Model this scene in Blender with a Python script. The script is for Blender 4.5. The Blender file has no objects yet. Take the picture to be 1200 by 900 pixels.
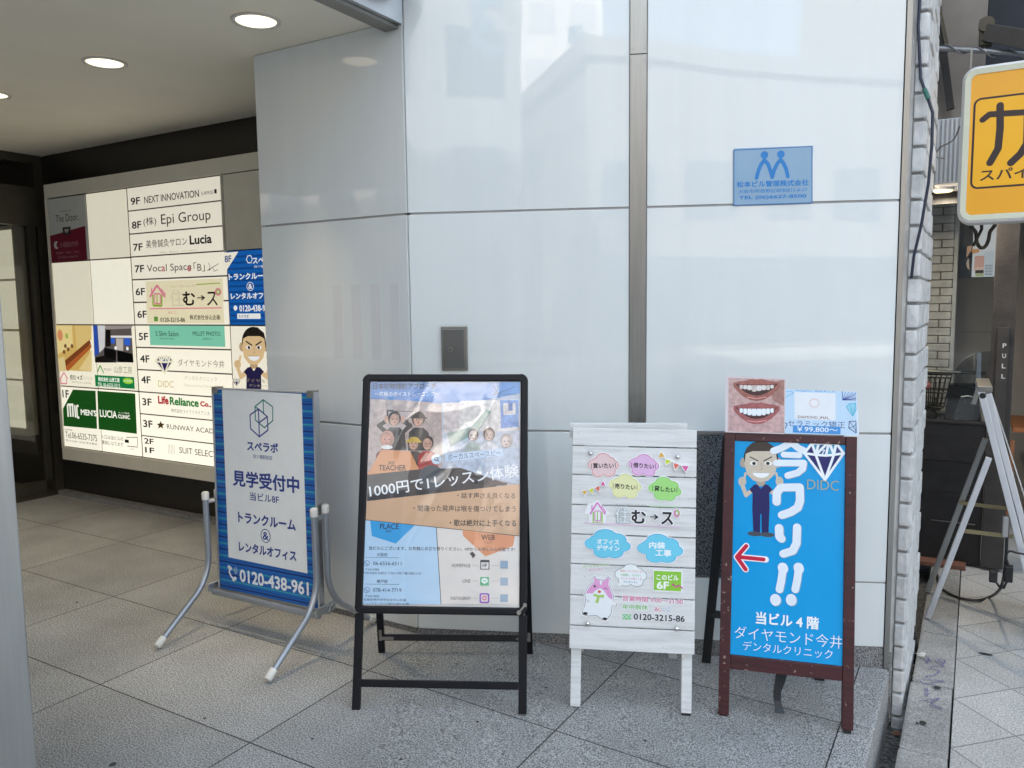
import bpy, bmesh, math, random
from mathutils import Vector, Matrix
random.seed(7)
sc = bpy.context.scene
COL = sc.collection
rad = math.radians

# ------------------------------------------------------------------ camera, world, sun, exposure
F_PX, PITCH, ROLL, CAM_H = 923.79, rad(5.7617), rad(0.7214), 1.45
fw = Vector((0, math.cos(PITCH), -math.sin(PITCH)))
rt = Vector((1, 0, 0))
dn = -rt.cross(fw)
camX = math.cos(ROLL) * rt + math.sin(ROLL) * dn
camD = -math.sin(ROLL) * rt + math.cos(ROLL) * dn
CAM = Vector((0, 0, CAM_H))
cd = bpy.data.cameras.new('camera')
cam = bpy.data.objects.new('camera', cd)
COL.objects.link(cam)
m3 = Matrix((camX, -camD, -fw)).transposed()
cam.matrix_world = Matrix.Translation(CAM) @ m3.to_4x4()
cd.sensor_fit = 'HORIZONTAL'
cd.sensor_width = 36.0
cd.lens = F_PX / 1200 * 36.0
cd.clip_start = 0.05
cd.clip_end = 1000
sc.camera = cam

SUN_EL, SUN_DIR = rad(52), Vector((0.10, 0.99, 0)).normalized()     # towards the sun
SUN_AZ = math.atan2(SUN_DIR.x, SUN_DIR.y)
wd = bpy.data.worlds.new('World')
sc.world = wd
wd.use_nodes = True
nt = wd.node_tree
nt.nodes.clear()
sky = nt.nodes.new('ShaderNodeTexSky')
sky.sky_type = 'NISHITA'
sky.sun_disc = False
sky.sun_elevation = SUN_EL
sky.sun_rotation = SUN_AZ
sky.air_density = 1.0
sky.dust_density = 4.0
sky.ozone_density = 1.0
bg = nt.nodes.new('ShaderNodeBackground')
bg.inputs['Strength'].default_value = 0.15
wo = nt.nodes.new('ShaderNodeOutputWorld')
hs = nt.nodes.new('ShaderNodeHueSaturation')          # thin high haze: a paler sky
hs.inputs['Hue'].default_value = 0.482
hs.inputs['Saturation'].default_value = 0.66
nt.links.new(sky.outputs[0], hs.inputs['Color'])
nt.links.new(hs.outputs[0], bg.inputs[0])
nt.links.new(bg.outputs[0], wo.inputs[0])
sl = bpy.data.lights.new('sun', 'SUN')
sl.energy = 5.0
sl.angle = rad(0.53)
sl.color = (1.0, 0.95, 0.87)
so = bpy.data.objects.new('sun', sl)
COL.objects.link(so)
sv = SUN_DIR * math.cos(SUN_EL) + Vector((0, 0, math.sin(SUN_EL)))
so.rotation_euler = sv.to_track_quat('Z', 'Y').to_euler()
so.location = (0, 20, 40)

vs = sc.view_settings
vs.view_transform = 'Standard'
vs.look = 'None'
vs.exposure = 2.48
vs.gamma = 1.0
vs.use_curve_mapping = False
sc.render.engine = 'CYCLES'
sc.cycles.use_denoising = True
sc.cycles.max_bounces = 10
sc.cycles.diffuse_bounces = 5
sc.cycles.glossy_bounces = 5
sc.cycles.transparent_max_bounces = 12
sc.cycles.sample_clamp_indirect = 6.0
sc.cycles.caustics_reflective = False
sc.cycles.caustics_refractive = False

# ------------------------------------------------------------------ frames of the place
AA, AW = rad(59.48), rad(82.65)
dA = Vector((-math.sin(AA), math.cos(AA), 0))      # along the entrance wall, away to the left
dB = Vector((math.cos(AA), math.sin(AA), 0))       # into the building
dW = Vector((-math.sin(AW), math.cos(AW), 0))
nW = Vector((math.cos(AW), math.sin(AW), 0))
KC = Vector((-0.431, 3.37, 0))                     # the corner between the slanted front and the porch wall
YA, YW = AA - math.pi / 2, AW - math.pi / 2
FA = Matrix.Rotation(YA, 4, 'Z')                   # x = -a, y = b
FW = Matrix.Translation(KC) @ Matrix.Rotation(YW, 4, 'Z')   # x = along the front, y = into the building


def ray(px, py):
    return fw + camX * ((px - 600) / F_PX) + camD * ((py - 450) / F_PX)


def zf(x):
    return -0.034 * max(0.0, x + 0.47)


def loc(M, px, py, y=0.0):
    """where the sight line of a photo pixel meets the local plane y of frame M, as (x, z)"""
    I = M.inverted()
    o = I @ CAM
    d = I.to_3x3() @ ray(px, py)
    t = (y - o.y) / d.y
    p = o + d * t
    return p.x, p.z


def proj(P):
    v = P - CAM
    w = v.dot(fw)
    return 600 + F_PX * v.dot(camX) / w, 450 + F_PX * v.dot(camD) / w


# ------------------------------------------------------------------ materials
def lin(c):
    return tuple(((v / 255) / 12.92 if v / 255 <= 0.04045 else ((v / 255 + 0.055) / 1.055) ** 2.4) for v in c)


MATS = {}


def mat(name, col, rough=0.5, metal=0.0, var=0.12, scale=8.0, bump=0.0, bscale=60.0, spec=0.5, coat=0.0, stretch=None, emit=None, estr=0.0):
    """procedural Principled: base colour broken up by noise, optional fine bump"""
    if name in MATS:
        return MATS[name]
    m = bpy.data.materials.new(name)
    m.use_nodes = True
    n, l = m.node_tree.nodes, m.node_tree.links
    p = n['Principled BSDF']
    p.inputs['Roughness'].default_value = rough
    p.inputs['Metallic'].default_value = metal
    p.inputs['Specular IOR Level'].default_value = spec
    if coat:
        p.inputs['Coat Weight'].default_value = coat
        p.inputs['Coat Roughness'].default_value = 0.04
    tc = n.new('ShaderNodeTexCoord')
    src = tc.outputs['Object']
    if stretch:
        mp = n.new('ShaderNodeMapping')
        mp.inputs['Scale'].default_value = stretch
        l.new(src, mp.inputs[0])
        src = mp.outputs[0]
    nz = n.new('ShaderNodeTexNoise')
    nz.inputs['Scale'].default_value = scale
    nz.inputs['Detail'].default_value = 6
    l.new(src, nz.inputs['Vector'])
    mr = n.new('ShaderNodeMapRange')
    mr.inputs[1].default_value = 0.25
    mr.inputs[2].default_value = 0.75
    mr.inputs[3].default_value = 1 - var
    mr.inputs[4].default_value = 1 + var
    l.new(nz.outputs[0], mr.inputs[0])
    vm = n.new('ShaderNodeVectorMath')
    vm.operation = 'SCALE'
    vm.inputs[0].default_value = col
    l.new(mr.outputs[0], vm.inputs['Scale'])
    l.new(vm.outputs[0], p.inputs['Base Color'])
    rr = n.new('ShaderNodeMapRange')
    rr.inputs[3].default_value = max(0.02, rough * 0.85)
    rr.inputs[4].default_value = min(1, rough * 1.15)
    l.new(nz.outputs[0], rr.inputs[0])
    l.new(rr.outputs[0], p.inputs['Roughness'])
    if bump:
        b2 = n.new('ShaderNodeTexNoise')
        b2.inputs['Scale'].default_value = bscale
        b2.inputs['Detail'].default_value = 4
        l.new(src, b2.inputs['Vector'])
        bp = n.new('ShaderNodeBump')
        bp.inputs['Strength'].default_value = bump
        bp.inputs['Distance'].default_value = 0.01
        l.new(b2.outputs[0], bp.inputs['Height'])
        l.new(bp.outputs[0], p.inputs['Normal'])
    if emit:
        p.inputs['Emission Color'].default_value = (*emit, 1)
        p.inputs['Emission Strength'].default_value = estr
    MATS[name] = m
    return m


def ink(rgb, rough=0.35, k=1.0):
    """printed or vinyl colour, given as the sRGB of the ink"""
    c = tuple(v * k for v in lin(rgb))
    return mat('ink_%d_%d_%d_%d' % (*rgb, int(k * 100)), c, rough=rough, var=0.03, scale=14)


def photo(rgb):
    """a tone in a printed photograph: mottled like an image, not flat"""
    return mat('photo_%d_%d_%d' % rgb, lin(rgb), rough=0.3, var=0.30, scale=55)


def glow(rgb, s):
    """a backlit film: the ink's own colour with the lamp behind it"""
    c = lin(rgb)
    return mat('film_%d_%d_%d_%d' % (*rgb, int(s * 1000)), tuple(v * 0.6 for v in c), rough=0.3, var=0.03, emit=c, estr=s)


def granite(name, lo, hi, scale=260.0, rough=0.55, joints=None, stain=0.12, rot=0.0, jw=0.003, bump=0.12, jcol=(0.05, 0.05, 0.05)):
    """speckled stone; joints = (x0, dx, y0, dy) draws the open joints of the slabs"""
    m = bpy.data.materials.new(name)
    m.use_nodes = True
    n, l = m.node_tree.nodes, m.node_tree.links
    p = n['Principled BSDF']
    tc = n.new('ShaderNodeTexCoord')
    gr = n.new('ShaderNodeTexNoise')
    gr.inputs['Scale'].default_value = scale
    gr.inputs['Detail'].default_value = 3
    gr.inputs['Roughness'].default_value = 0.6
    l.new(tc.outputs['Object'], gr.inputs['Vector'])
    cr = n.new('ShaderNodeValToRGB')
    e = cr.color_ramp.elements
    e[0].position = 0.40
    e[0].color = (*lo, 1)
    e[1].position = 0.60
    e[1].color = (*hi, 1)
    l.new(gr.outputs[0], cr.inputs[0])
    big = n.new('ShaderNodeTexNoise')
    big.inputs['Scale'].default_value = 2.3
    big.inputs['Detail'].default_value = 8
    big.inputs['Roughness'].default_value = 0.62
    l.new(tc.outputs['Object'], big.inputs['Vector'])
    mr = n.new('ShaderNodeMapRange')
    mr.inputs[1].default_value = 0.3
    mr.inputs[2].default_value = 0.7
    mr.inputs[3].default_value = 1 - stain
    mr.inputs[4].default_value = 1 + stain
    l.new(big.outputs[0], mr.inputs[0])
    vm = n.new('ShaderNodeVectorMath')
    vm.operation = 'SCALE'
    l.new(cr.outputs[0], vm.inputs[0])
    l.new(mr.outputs[0], vm.inputs['Scale'])
    out = vm.outputs[0]
    bp = n.new('ShaderNodeBump')
    bp.inputs['Strength'].default_value = bump
    bp.inputs['Distance'].default_value = 0.004
    hgt = gr.outputs[0]
    if joints:
        mp = n.new('ShaderNodeMapping')
        mp.vector_type = 'POINT'
        mp.inputs['Rotation'].default_value = (0, 0, rot)
        l.new(tc.outputs['Object'], mp.inputs[0])
        sx = n.new('ShaderNodeSeparateXYZ')
        l.new(mp.outputs[0], sx.inputs[0])
        ms, tones = [], []
        for k, (o0, dd) in enumerate(((joints[0], joints[1]), (joints[2], joints[3]))):
            a = n.new('ShaderNodeMath'); a.operation = 'SUBTRACT'; a.inputs[1].default_value = o0
            l.new(sx.outputs[k], a.inputs[0])
            b = n.new('ShaderNodeMath'); b.operation = 'DIVIDE'; b.inputs[1].default_value = dd
            l.new(a.outputs[0], b.inputs[0])
            r = n.new('ShaderNodeMath'); r.operation = 'ROUND'
            l.new(b.outputs[0], r.inputs[0])
            fl = n.new('ShaderNodeMath'); fl.operation = 'FLOOR'
            l.new(b.outputs[0], fl.inputs[0])
            tones.append(fl.outputs[0])
            s = n.new('ShaderNodeMath'); s.operation = 'SUBTRACT'
            l.new(b.outputs[0], s.inputs[0]); l.new(r.outputs[0], s.inputs[1])
            ab = n.new('ShaderNodeMath'); ab.operation = 'ABSOLUTE'
            l.new(s.outputs[0], ab.inputs[0])
            lt = n.new('ShaderNodeMath'); lt.operation = 'LESS_THAN'; lt.inputs[1].default_value = jw / 2 / dd
            l.new(ab.outputs[0], lt.inputs[0])
            ms.append(lt.outputs[0])
        mx = n.new('ShaderNodeMath'); mx.operation = 'MAXIMUM'
        l.new(ms[0], mx.inputs[0]); l.new(ms[1], mx.inputs[1])
        cx = n.new('ShaderNodeCombineXYZ')
        l.new(tones[0], cx.inputs[0]); l.new(tones[1], cx.inputs[1])
        wn = n.new('ShaderNodeTexWhiteNoise'); wn.noise_dimensions = '2D'
        l.new(cx.outputs[0], wn.inputs['Vector'])
        tr = n.new('ShaderNodeMapRange'); tr.inputs[3].default_value = 0.90; tr.inputs[4].default_value = 1.09
        l.new(wn.outputs['Value'], tr.inputs[0])
        v2 = n.new('ShaderNodeVectorMath'); v2.operation = 'SCALE'
        l.new(out, v2.inputs[0]); l.new(tr.outputs[0], v2.inputs['Scale'])
        mc = n.new('ShaderNodeMix'); mc.data_type = 'RGBA'
        mc.inputs[7].default_value = (*jcol, 1)
        l.new(mx.outputs[0], mc.inputs[0]); l.new(v2.outputs[0], mc.inputs[6])
        out = mc.outputs[2]
        hs = n.new('ShaderNodeMath'); hs.operation = 'SUBTRACT'
        l.new(gr.outputs[0], hs.inputs[0]); l.new(mx.outputs[0], hs.inputs[1])
        hgt = hs.outputs[0]
    l.new(hgt, bp.inputs['Height'])
    l.new(bp.outputs[0], p.inputs['Normal'])
    l.new(out, p.inputs['Base Color'])
    p.inputs['Roughness'].default_value = rough
    return m


def wood(name, col, dark, chips=None, rough=0.5, thr=0.72):
    """painted board: grain along x, a few worn chips"""
    m = bpy.data.materials.new(name)
    m.use_nodes = True
    n, l = m.node_tree.nodes, m.node_tree.links
    p = n['Principled BSDF']
    p.inputs['Roughness'].default_value = rough
    tc = n.new('ShaderNodeTexCoord')
    mp = n.new('ShaderNodeMapping')
    mp.inputs['Scale'].default_value = (3, 25, 40)
    l.new(tc.outputs['Object'], mp.inputs[0])
    nz = n.new('ShaderNodeTexNoise')
    nz.inputs['Scale'].default_value = 1.6
    nz.inputs['Detail'].default_value = 7
    nz.inputs['Roughness'].default_value = 0.7
    l.new(mp.outputs[0], nz.inputs['Vector'])
    cr = n.new('ShaderNodeValToRGB')
    cr.color_ramp.elements[0].position = 0.3
    cr.color_ramp.elements[0].color = (*dark, 1)
    cr.color_ramp.elements[1].position = 0.55
    cr.color_ramp.elements[1].color = (*col, 1)
    l.new(nz.outputs[0], cr.inputs[0])
    out = cr.outputs[0]
    if chips:
        c2 = n.new('ShaderNodeTexNoise')
        c2.inputs['Scale'].default_value = 55
        c2.inputs['Detail'].default_value = 5
        l.new(tc.outputs['Object'], c2.inputs['Vector'])
        th = n.new('ShaderNodeMath'); th.operation = 'GREATER_THAN'; th.inputs[1].default_value = thr
        l.new(c2.outputs[0], th.inputs[0])
        mc = n.new('ShaderNodeMix'); mc.data_type = 'RGBA'
        mc.inputs[7].default_value = (*chips, 1)
        l.new(th.outputs[0], mc.inputs[0]); l.new(out, mc.inputs[6])
        out = mc.outputs[2]
    l.new(out, p.inputs['Base Color'])
    bp = n.new('ShaderNodeBump')
    bp.inputs['Strength'].default_value = 0.25
    bp.inputs['Distance'].default_value = 0.003
    l.new(nz.outputs[0], bp.inputs['Height'])
    l.new(bp.outputs[0], p.inputs['Normal'])
    return m


def clear_film(name, fac=1.0, bump=0.0, bscale=4.0, tint=(1, 1, 1), rough=0.03, haze=0.0):
    """clear sheet: see-through with a Fresnel sheen, optionally creased"""
    m = bpy.data.materials.new(name)
    m.use_nodes = True
    n, l = m.node_tree.nodes, m.node_tree.links
    n.clear()
    o = n.new('ShaderNodeOutputMaterial')
    tr = n.new('ShaderNodeBsdfTransparent')
    tr.inputs[0].default_value = (*tint, 1)
    gl = n.new('ShaderNodeBsdfGlossy')
    gl.inputs['Roughness'].default_value = rough
    gl.inputs['Color'].default_value = (1, 1, 1, 1)
    fr = n.new('ShaderNodeFresnel')
    fr.inputs['IOR'].default_value = 1.5
    ml = n.new('ShaderNodeMath'); ml.operation = 'MULTIPLY_ADD'; ml.inputs[1].default_value = fac; ml.inputs[2].default_value = haze
    l.new(fr.outputs[0], ml.inputs[0])
    mx = n.new('ShaderNodeMixShader')
    ge = n.new('ShaderNodeNewGeometry')
    fb = n.new('ShaderNodeMath'); fb.operation = 'SUBTRACT'; fb.inputs[0].default_value = 1.0
    l.new(ge.outputs['Backfacing'], fb.inputs[1])
    m2 = n.new('ShaderNodeMath'); m2.operation = 'MULTIPLY'; m2.use_clamp = True
    l.new(ml.outputs[0], m2.inputs[0]); l.new(fb.outputs[0], m2.inputs[1])
    l.new(m2.outputs[0], mx.inputs[0]); l.new(tr.outputs[0], mx.inputs[1]); l.new(gl.outputs[0], mx.inputs[2])
    l.new(mx.outputs[0], o.inputs[0])
    if bump:
        tc = n.new('ShaderNodeTexCoord')
        nz = n.new('ShaderNodeTexNoise')
        nz.inputs['Scale'].default_value = bscale
        nz.inputs['Detail'].default_value = 2.5
        nz.inputs['Distortion'].default_value = 1.2
        l.new(tc.outputs['Object'], nz.inputs['Vector'])
        bp = n.new('ShaderNodeBump')
        bp.inputs['Strength'].default_value = bump
        bp.inputs['Distance'].default_value = 0.05
        l.new(nz.outputs[0], bp.inputs['Height'])
        l.new(bp.outputs[0], gl.inputs['Normal'])
        l.new(bp.outputs[0], fr.inputs['Normal'])
    return m


def brick_paint(name, col):
    return mat(name, col, rough=0.6, var=0.22, scale=14, bump=0.5, bscale=45)


# ------------------------------------------------------------------ mesh builder
class MB:
    def __init__(self, T=None):
        self.v, self.f, self.fm, self.ms = [], [], [], []
        self.T = T or Matrix.Identity(4)
        self.sm = set()

    def mi(self, m):
        if m not in self.ms:
            self.ms.append(m)
        return self.ms.index(m)

    def add(self, vs, fs, m, smooth=False):
        b = len(self.v)
        self.v += [self.T @ Vector(p) for p in vs]
        k = self.mi(m)
        for f in fs:
            if smooth:
                self.sm.add(len(self.f))
            self.f.append([b + i for i in f])
            self.fm.append(k)

    def box(self, x0, x1, y0, y1, z0, z1, m, bev=0.0):
        x0, x1 = min(x0, x1), max(x0, x1)
        y0, y1 = min(y0, y1), max(y0, y1)
        z0, z1 = min(z0, z1), max(z0, z1)
        if bev <= 0:
            vs = [(x, y, z) for x in (x0, x1) for y in (y0, y1) for z in (z0, z1)]
            self.add(vs, [(0, 1, 3, 2), (4, 6, 7, 5), (0, 4, 5, 1), (2, 3, 7, 6), (0, 2, 6, 4), (1, 5, 7, 3)], m)
            return
        bm = bmesh.new()
        bmesh.ops.create_cube(bm, size=1)
        for v in bm.verts:
            v.co = Vector(((x0 + x1) / 2 + v.co.x * (x1 - x0), (y0 + y1) / 2 + v.co.y * (y1 - y0), (z0 + z1) / 2 + v.co.z * (z1 - z0)))
        bmesh.ops.bevel(bm, geom=bm.edges[:], offset=min(bev, 0.45 * min(x1 - x0, y1 - y0, z1 - z0)), segments=2, affect='EDGES', profile=0.6)
        bm.verts.index_update()
        self.add([v.co.copy() for v in bm.verts], [[v.index for v in f.verts] for f in bm.faces], m)
        bm.free()

    def bar(self, p, q, w, h, m, up=(0, 0, 1), bev=0.0):
        """a rectangular bar from p to q, w across, h along 'up'"""
        p, q = Vector(p), Vector(q)
        d = (q - p)
        L = d.length
        d.normalize()
        u = Vector(up)
        s = d.cross(u).normalized()
        u = s.cross(d).normalized()
        M = Matrix((d, s, u)).transposed().to_4x4()
        M.translation = p
        T = self.T
        self.T = T @ M
        self.box(0, L, -w / 2, w / 2, -h / 2, h / 2, m, bev)
        self.T = T

    def tube(self, pts, r, m, seg=10, caps=True, closed=False):
        pts = [Vector(p) for p in pts]
        n = len(pts)
        rs = r if isinstance(r, (list, tuple)) else [r] * n
        vs, fs = [], []
        pu = None
        for i, p in enumerate(pts):
            if closed:
                t = pts[(i + 1) % n] - pts[i - 1]
            else:
                t = pts[min(i + 1, n - 1)] - pts[max(i - 1, 0)]
            t.normalize()
            if pu is None:
                a = Vector((0, 0, 1)) if abs(t.z) < 0.9 else Vector((1, 0, 0))
                pu = t.cross(a).normalized()
            u = (pu - t * pu.dot(t)).normalized()
            pu = u
            w = t.cross(u)
            for k in range(seg):
                an = 2 * math.pi * k / seg
                vs.append(p + (u * math.cos(an) + w * math.sin(an)) * rs[i])
        rng = n if closed else n - 1
        for i in range(rng):
            for k in range(seg):
                a, b = i * seg + k, i * seg + (k + 1) % seg
                c, d = ((i + 1) % n) * seg + (k + 1) % seg, ((i + 1) % n) * seg + k
                fs.append((a, b, c, d))
        self.add(vs, fs, m, True)
        if caps and not closed:
            self.add(vs[:seg], [list(range(seg))[::-1]], m)
            self.add(vs[-seg:], [list(range(seg))], m)

    def cyl(self, c, r, h, m, axis='z', seg=24, r2=None):
        c = Vector(c)
        ax = {'x': Vector((1, 0, 0)), 'y': Vector((0, 1, 0)), 'z': Vector((0, 0, 1))}[axis]
        self.tube([c, c + ax * h], [r, r if r2 is None else r2], m, seg)

    def ball(self, c, r, m, seg=12, rings=8, sc3=(1, 1, 1)):
        vs, fs = [], []
        for i in range(rings + 1):
            th = math.pi * i / rings
            for k in range(seg):
                ph = 2 * math.pi * k / seg
                vs.append(Vector(c) + Vector((math.sin(th) * math.cos(ph) * sc3[0], math.sin(th) * math.sin(ph) * sc3[1], math.cos(th) * sc3[2])) * r)
        for i in range(rings):
            for k in range(seg):
                fs.append((i * seg + k, i * seg + (k + 1) % seg, (i + 1) * seg + (k + 1) % seg, (i + 1) * seg + k))
        self.add(vs, fs, m, True)

    def prism(self, poly, y0, y1, m):
        """an outline in x, z given thickness along y"""
        n = len(poly)
        vs = [(x, y0, z) for x, z in poly] + [(x, y1, z) for x, z in poly]
        fs = [list(range(n))[::-1], list(range(n, 2 * n))] + [(i, (i + 1) % n, n + (i + 1) % n, n + i) for i in range(n)]
        self.add(vs, fs, m)

    def build(self, name, parent=None, kind=None):
        me = bpy.data.meshes.new(name)
        me.from_pydata([tuple(v) for v in self.v], [], self.f)
        for m in self.ms:
            me.materials.append(m)
        me.polygons.foreach_set('material_index', self.fm)
        if self.sm:
            me.polygons.foreach_set('use_smooth', [i in self.sm for i in range(len(self.f))])
        me.update()
        o = bpy.data.objects.new(name, me)
        COL.objects.link(o)
        if parent:
            o.parent = parent
        if kind:
            o['kind'] = kind
        return o


def smooth(pts, n=6):
    out = []
    for i in range(len(pts) - 1):
        p0, p1, p2, p3 = pts[max(i - 1, 0)], pts[i], pts[i + 1], pts[min(i + 2, len(pts) - 1)]
        for k in range(n):
            t = k / n
            out.append(0.5 * ((2 * p1) + (p2 - p0) * t + (2 * p0 - 5 * p1 + 4 * p2 - p3) * t * t + (3 * p1 - p0 - 3 * p2 + p3) * t ** 3))
    out.append(pts[-1])
    return out




def tag(o, label, cat, group=None, kind=None):
    o['label'] = label
    o['category'] = cat
    if group:
        o['group'] = group
    if kind:
        o['kind'] = kind
    return o


def thing(name, label, cat, M, group=None):
    o = bpy.data.objects.new(name, None)
    o.empty_display_size = 0.1
    o.matrix_world = M
    COL.objects.link(o)
    return tag(o, label, cat, group)


def dup(root, M, label=None, group=None):
    r = root.copy()
    COL.objects.link(r)
    r.matrix_world = M
    if label:
        r['label'] = label
    if group:
        r['group'] = group
    for ch in list(root.children):
        c = ch.copy()
        COL.objects.link(c)
        c.parent = r
        for g in ch.children:
            d = g.copy()
            COL.objects.link(d)
            d.parent = c
    return r


# ------------------------------------------------------------------ flat printed artwork (signs, posters)
GLY = {}


def glyphs(s, bold):
    k = (s, bold)
    if k not in GLY:
        c = bpy.data.curves.new('lettering', 'FONT')
        c.body = s
        c.resolution_u = 3
        c.offset = bold
        o = bpy.data.objects.new('lettering', c)
        COL.objects.link(o)
        me = bpy.data.meshes.new_from_object(o.evaluated_get(bpy.context.evaluated_depsgraph_get()))
        vs = [(v.co.x, v.co.y) for v in me.vertices]
        fs = [list(p.vertices) for p in me.polygons]
        bpy.data.meshes.remove(me)
        bpy.data.objects.remove(o)
        bpy.data.curves.remove(c)
        xs, ys = [v[0] for v in vs], [v[1] for v in vs]
        GLY[k] = (vs, fs, min(xs), min(ys), max(xs), max(ys))
    return GLY[k]


class Art:
    """ink on the face y = y0 of a sign frame M (x right, z up, the viewer on the -y side); positions are read off
    on the sign's own plane; each piece lies a hair in front of the last so no two share a plane"""

    def __init__(self, M, T, y0=0.0, lift=2.5e-5, matf=ink):
        self.M, self.mb, self.y, self.lift, self.matf = M, MB(T), y0, lift, matf
        self.y0 = y0

    def uv(self, px, py):
        return loc(self.M, px, py, self.y0)

    def sx(self, px, py):
        x, z = self.uv(px, py)
        p0 = proj(self.M @ Vector((x, self.y0, z)))
        p1 = proj(self.M @ Vector((x + 0.01, self.y0, z)))
        p2 = proj(self.M @ Vector((x, self.y0, z + 0.01)))
        return 0.01 / abs(p1[0] - p0[0]), 0.01 / abs(p2[1] - p0[1])

    def col(self, c):
        return c if isinstance(c, bpy.types.Material) else self.matf(c)

    def poly_uv(self, pts, c, thick=0.0):
        self.y -= self.lift
        pts = list(pts)
        n = len(pts)
        m = self.col(c)
        y = self.y - thick
        self.mb.add([(x, y, z) for x, z in pts], [list(range(n))], m)
        if thick:
            vs = [(x, y, z) for x, z in pts] + [(x, self.y0, z) for x, z in pts]
            self.mb.add(vs, [(i, (i + 1) % n, n + (i + 1) % n, n + i) for i in range(n)], m)
            self.y = y

    def poly(self, pts, c, thick=0.0):
        self.poly_uv([self.uv(*p) for p in pts], c, thick)

    def rect(self, x0, y0, x1, y1, c):
        """axis-aligned on the sign: opposite photo corners"""
        a, b = self.uv(x0, y0), self.uv(x1, y1)
        self.poly_uv([(a[0], a[1]), (b[0], a[1]), (b[0], b[1]), (a[0], b[1])], c)

    def ell_uv(self, cx, cz, rx, rz, c, n=28, a0=0, a1=2 * math.pi, thick=0.0, rot=0.0):
        full = abs(a1 - a0 - 2 * math.pi) < 1e-6
        ps = []
        for i in range(n if full else n + 1):
            t = a0 + (a1 - a0) * i / n
            x, z = rx * math.cos(t), rz * math.sin(t)
            ps.append((cx + x * math.cos(rot) - z * math.sin(rot), cz + x * math.sin(rot) + z * math.cos(rot)))
        self.poly_uv(ps, c, thick)

    def ell(self, px, py, rx, ry, c, n=28, a0=0, a1=2 * math.pi, rot=0.0):
        x, z = self.uv(px, py)
        su, sv_ = self.sx(px, py)
        self.ell_uv(x, z, rx * su, ry * sv_, c, n, a0, a1, rot=rot)

    def stroke_uv(self, pts, w, c, round_=True, closed=False):
        m = self.col(c)
        n = len(pts)
        for i in range(n if closed else n - 1):
            a, b = Vector(pts[i]), Vector(pts[(i + 1) % n])
            d = b - a
            if d.length < 1e-9:
                continue
            s = Vector((-d.y, d.x)).normalized() * w / 2
            self.poly_uv([a + s, b + s, b - s, a - s], m)
            self.y += self.lift * 0.9
        if round_:
            for p in pts:
                self.ell_uv(p[0], p[1], w / 2, w / 2, m, 12)
                self.y += self.lift * 0.9
        self.y -= self.lift

    def stroke(self, pts, w, c, round_=True, closed=False):
        su, _ = self.sx(*pts[0])
        self.stroke_uv([self.uv(*p) for p in pts], w * su, c, round_, closed)

    def text(self, s, px, py, w, h, c, bold=0.0, skew=0.0, rot=0.0, halo=None, hw=0.0):
        """lettering whose ink fills w x h photo pixels about its centre"""
        x, z = self.uv(px, py)
        su, sv_ = self.sx(px, py)
        W, Hh = w * su, h * sv_
        if halo:
            self.text_uv(s, x, z, W + 2 * hw * su, Hh + 2 * hw * sv_, halo, bold + 0.045, skew, rot)
        self.text_uv(s, x, z, W, Hh, c, bold, skew, rot)

    def text_uv(self, s, x, z, W, Hh, c, bold=0.0, skew=0.0, rot=0.0):
        vs, fs, x0, y0, x1, y1 = glyphs(s, min(bold, 0.0))
        ca, sa = math.cos(rot), math.sin(rot)
        m = self.col(c)
        g = max(0.0, bold)
        sh = [(0, 0)] if g < 0.004 else ([(-g, 0), (g, 0), (0, -g), (0, g)] if g < 0.02 else [(0, 0)] + [(g * math.cos(k * math.pi / 4), g * math.sin(k * math.pi / 4)) for k in range(8)])
        self.y -= self.lift
        for (gx, gy) in sh:
            self.y -= self.lift * 0.1
            out = []
            for (a, b) in vs:
                u = ((a + gx - x0 + g) / (x1 - x0 + 2 * g) - 0.5) * W
                v = ((b + gy - y0 + g) / (y1 - y0 + 2 * g) - 0.5) * Hh
                u += skew * v
                out.append((x + u * ca - v * sa, self.y, z + u * sa + v * ca))
            self.mb.add(out, fs, m)

    def build(self, name, parent):
        return self.mb.build(name, parent)


def sign_frame(pos, yaw, lean, roll):
    yaw, lean, roll = rad(yaw), rad(lean), rad(roll)
    r = Vector((math.cos(yaw), math.sin(yaw), 0))
    b = Vector((-math.sin(yaw), math.cos(yaw), 0))
    u = math.cos(lean) * Vector((0, 0, 1)) + math.sin(lean) * b
    r2 = math.cos(roll) * r + math.sin(roll) * u
    u2 = -math.sin(roll) * r + math.cos(roll) * u
    M = Matrix((r2, u2.cross(r2), u2)).transposed().to_4x4()
    M.translation = Vector(pos)
    base = Matrix.Translation(Vector(pos)) @ Matrix.Rotation(yaw, 4, 'Z')
    return M, base, base.inverted() @ M


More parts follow.
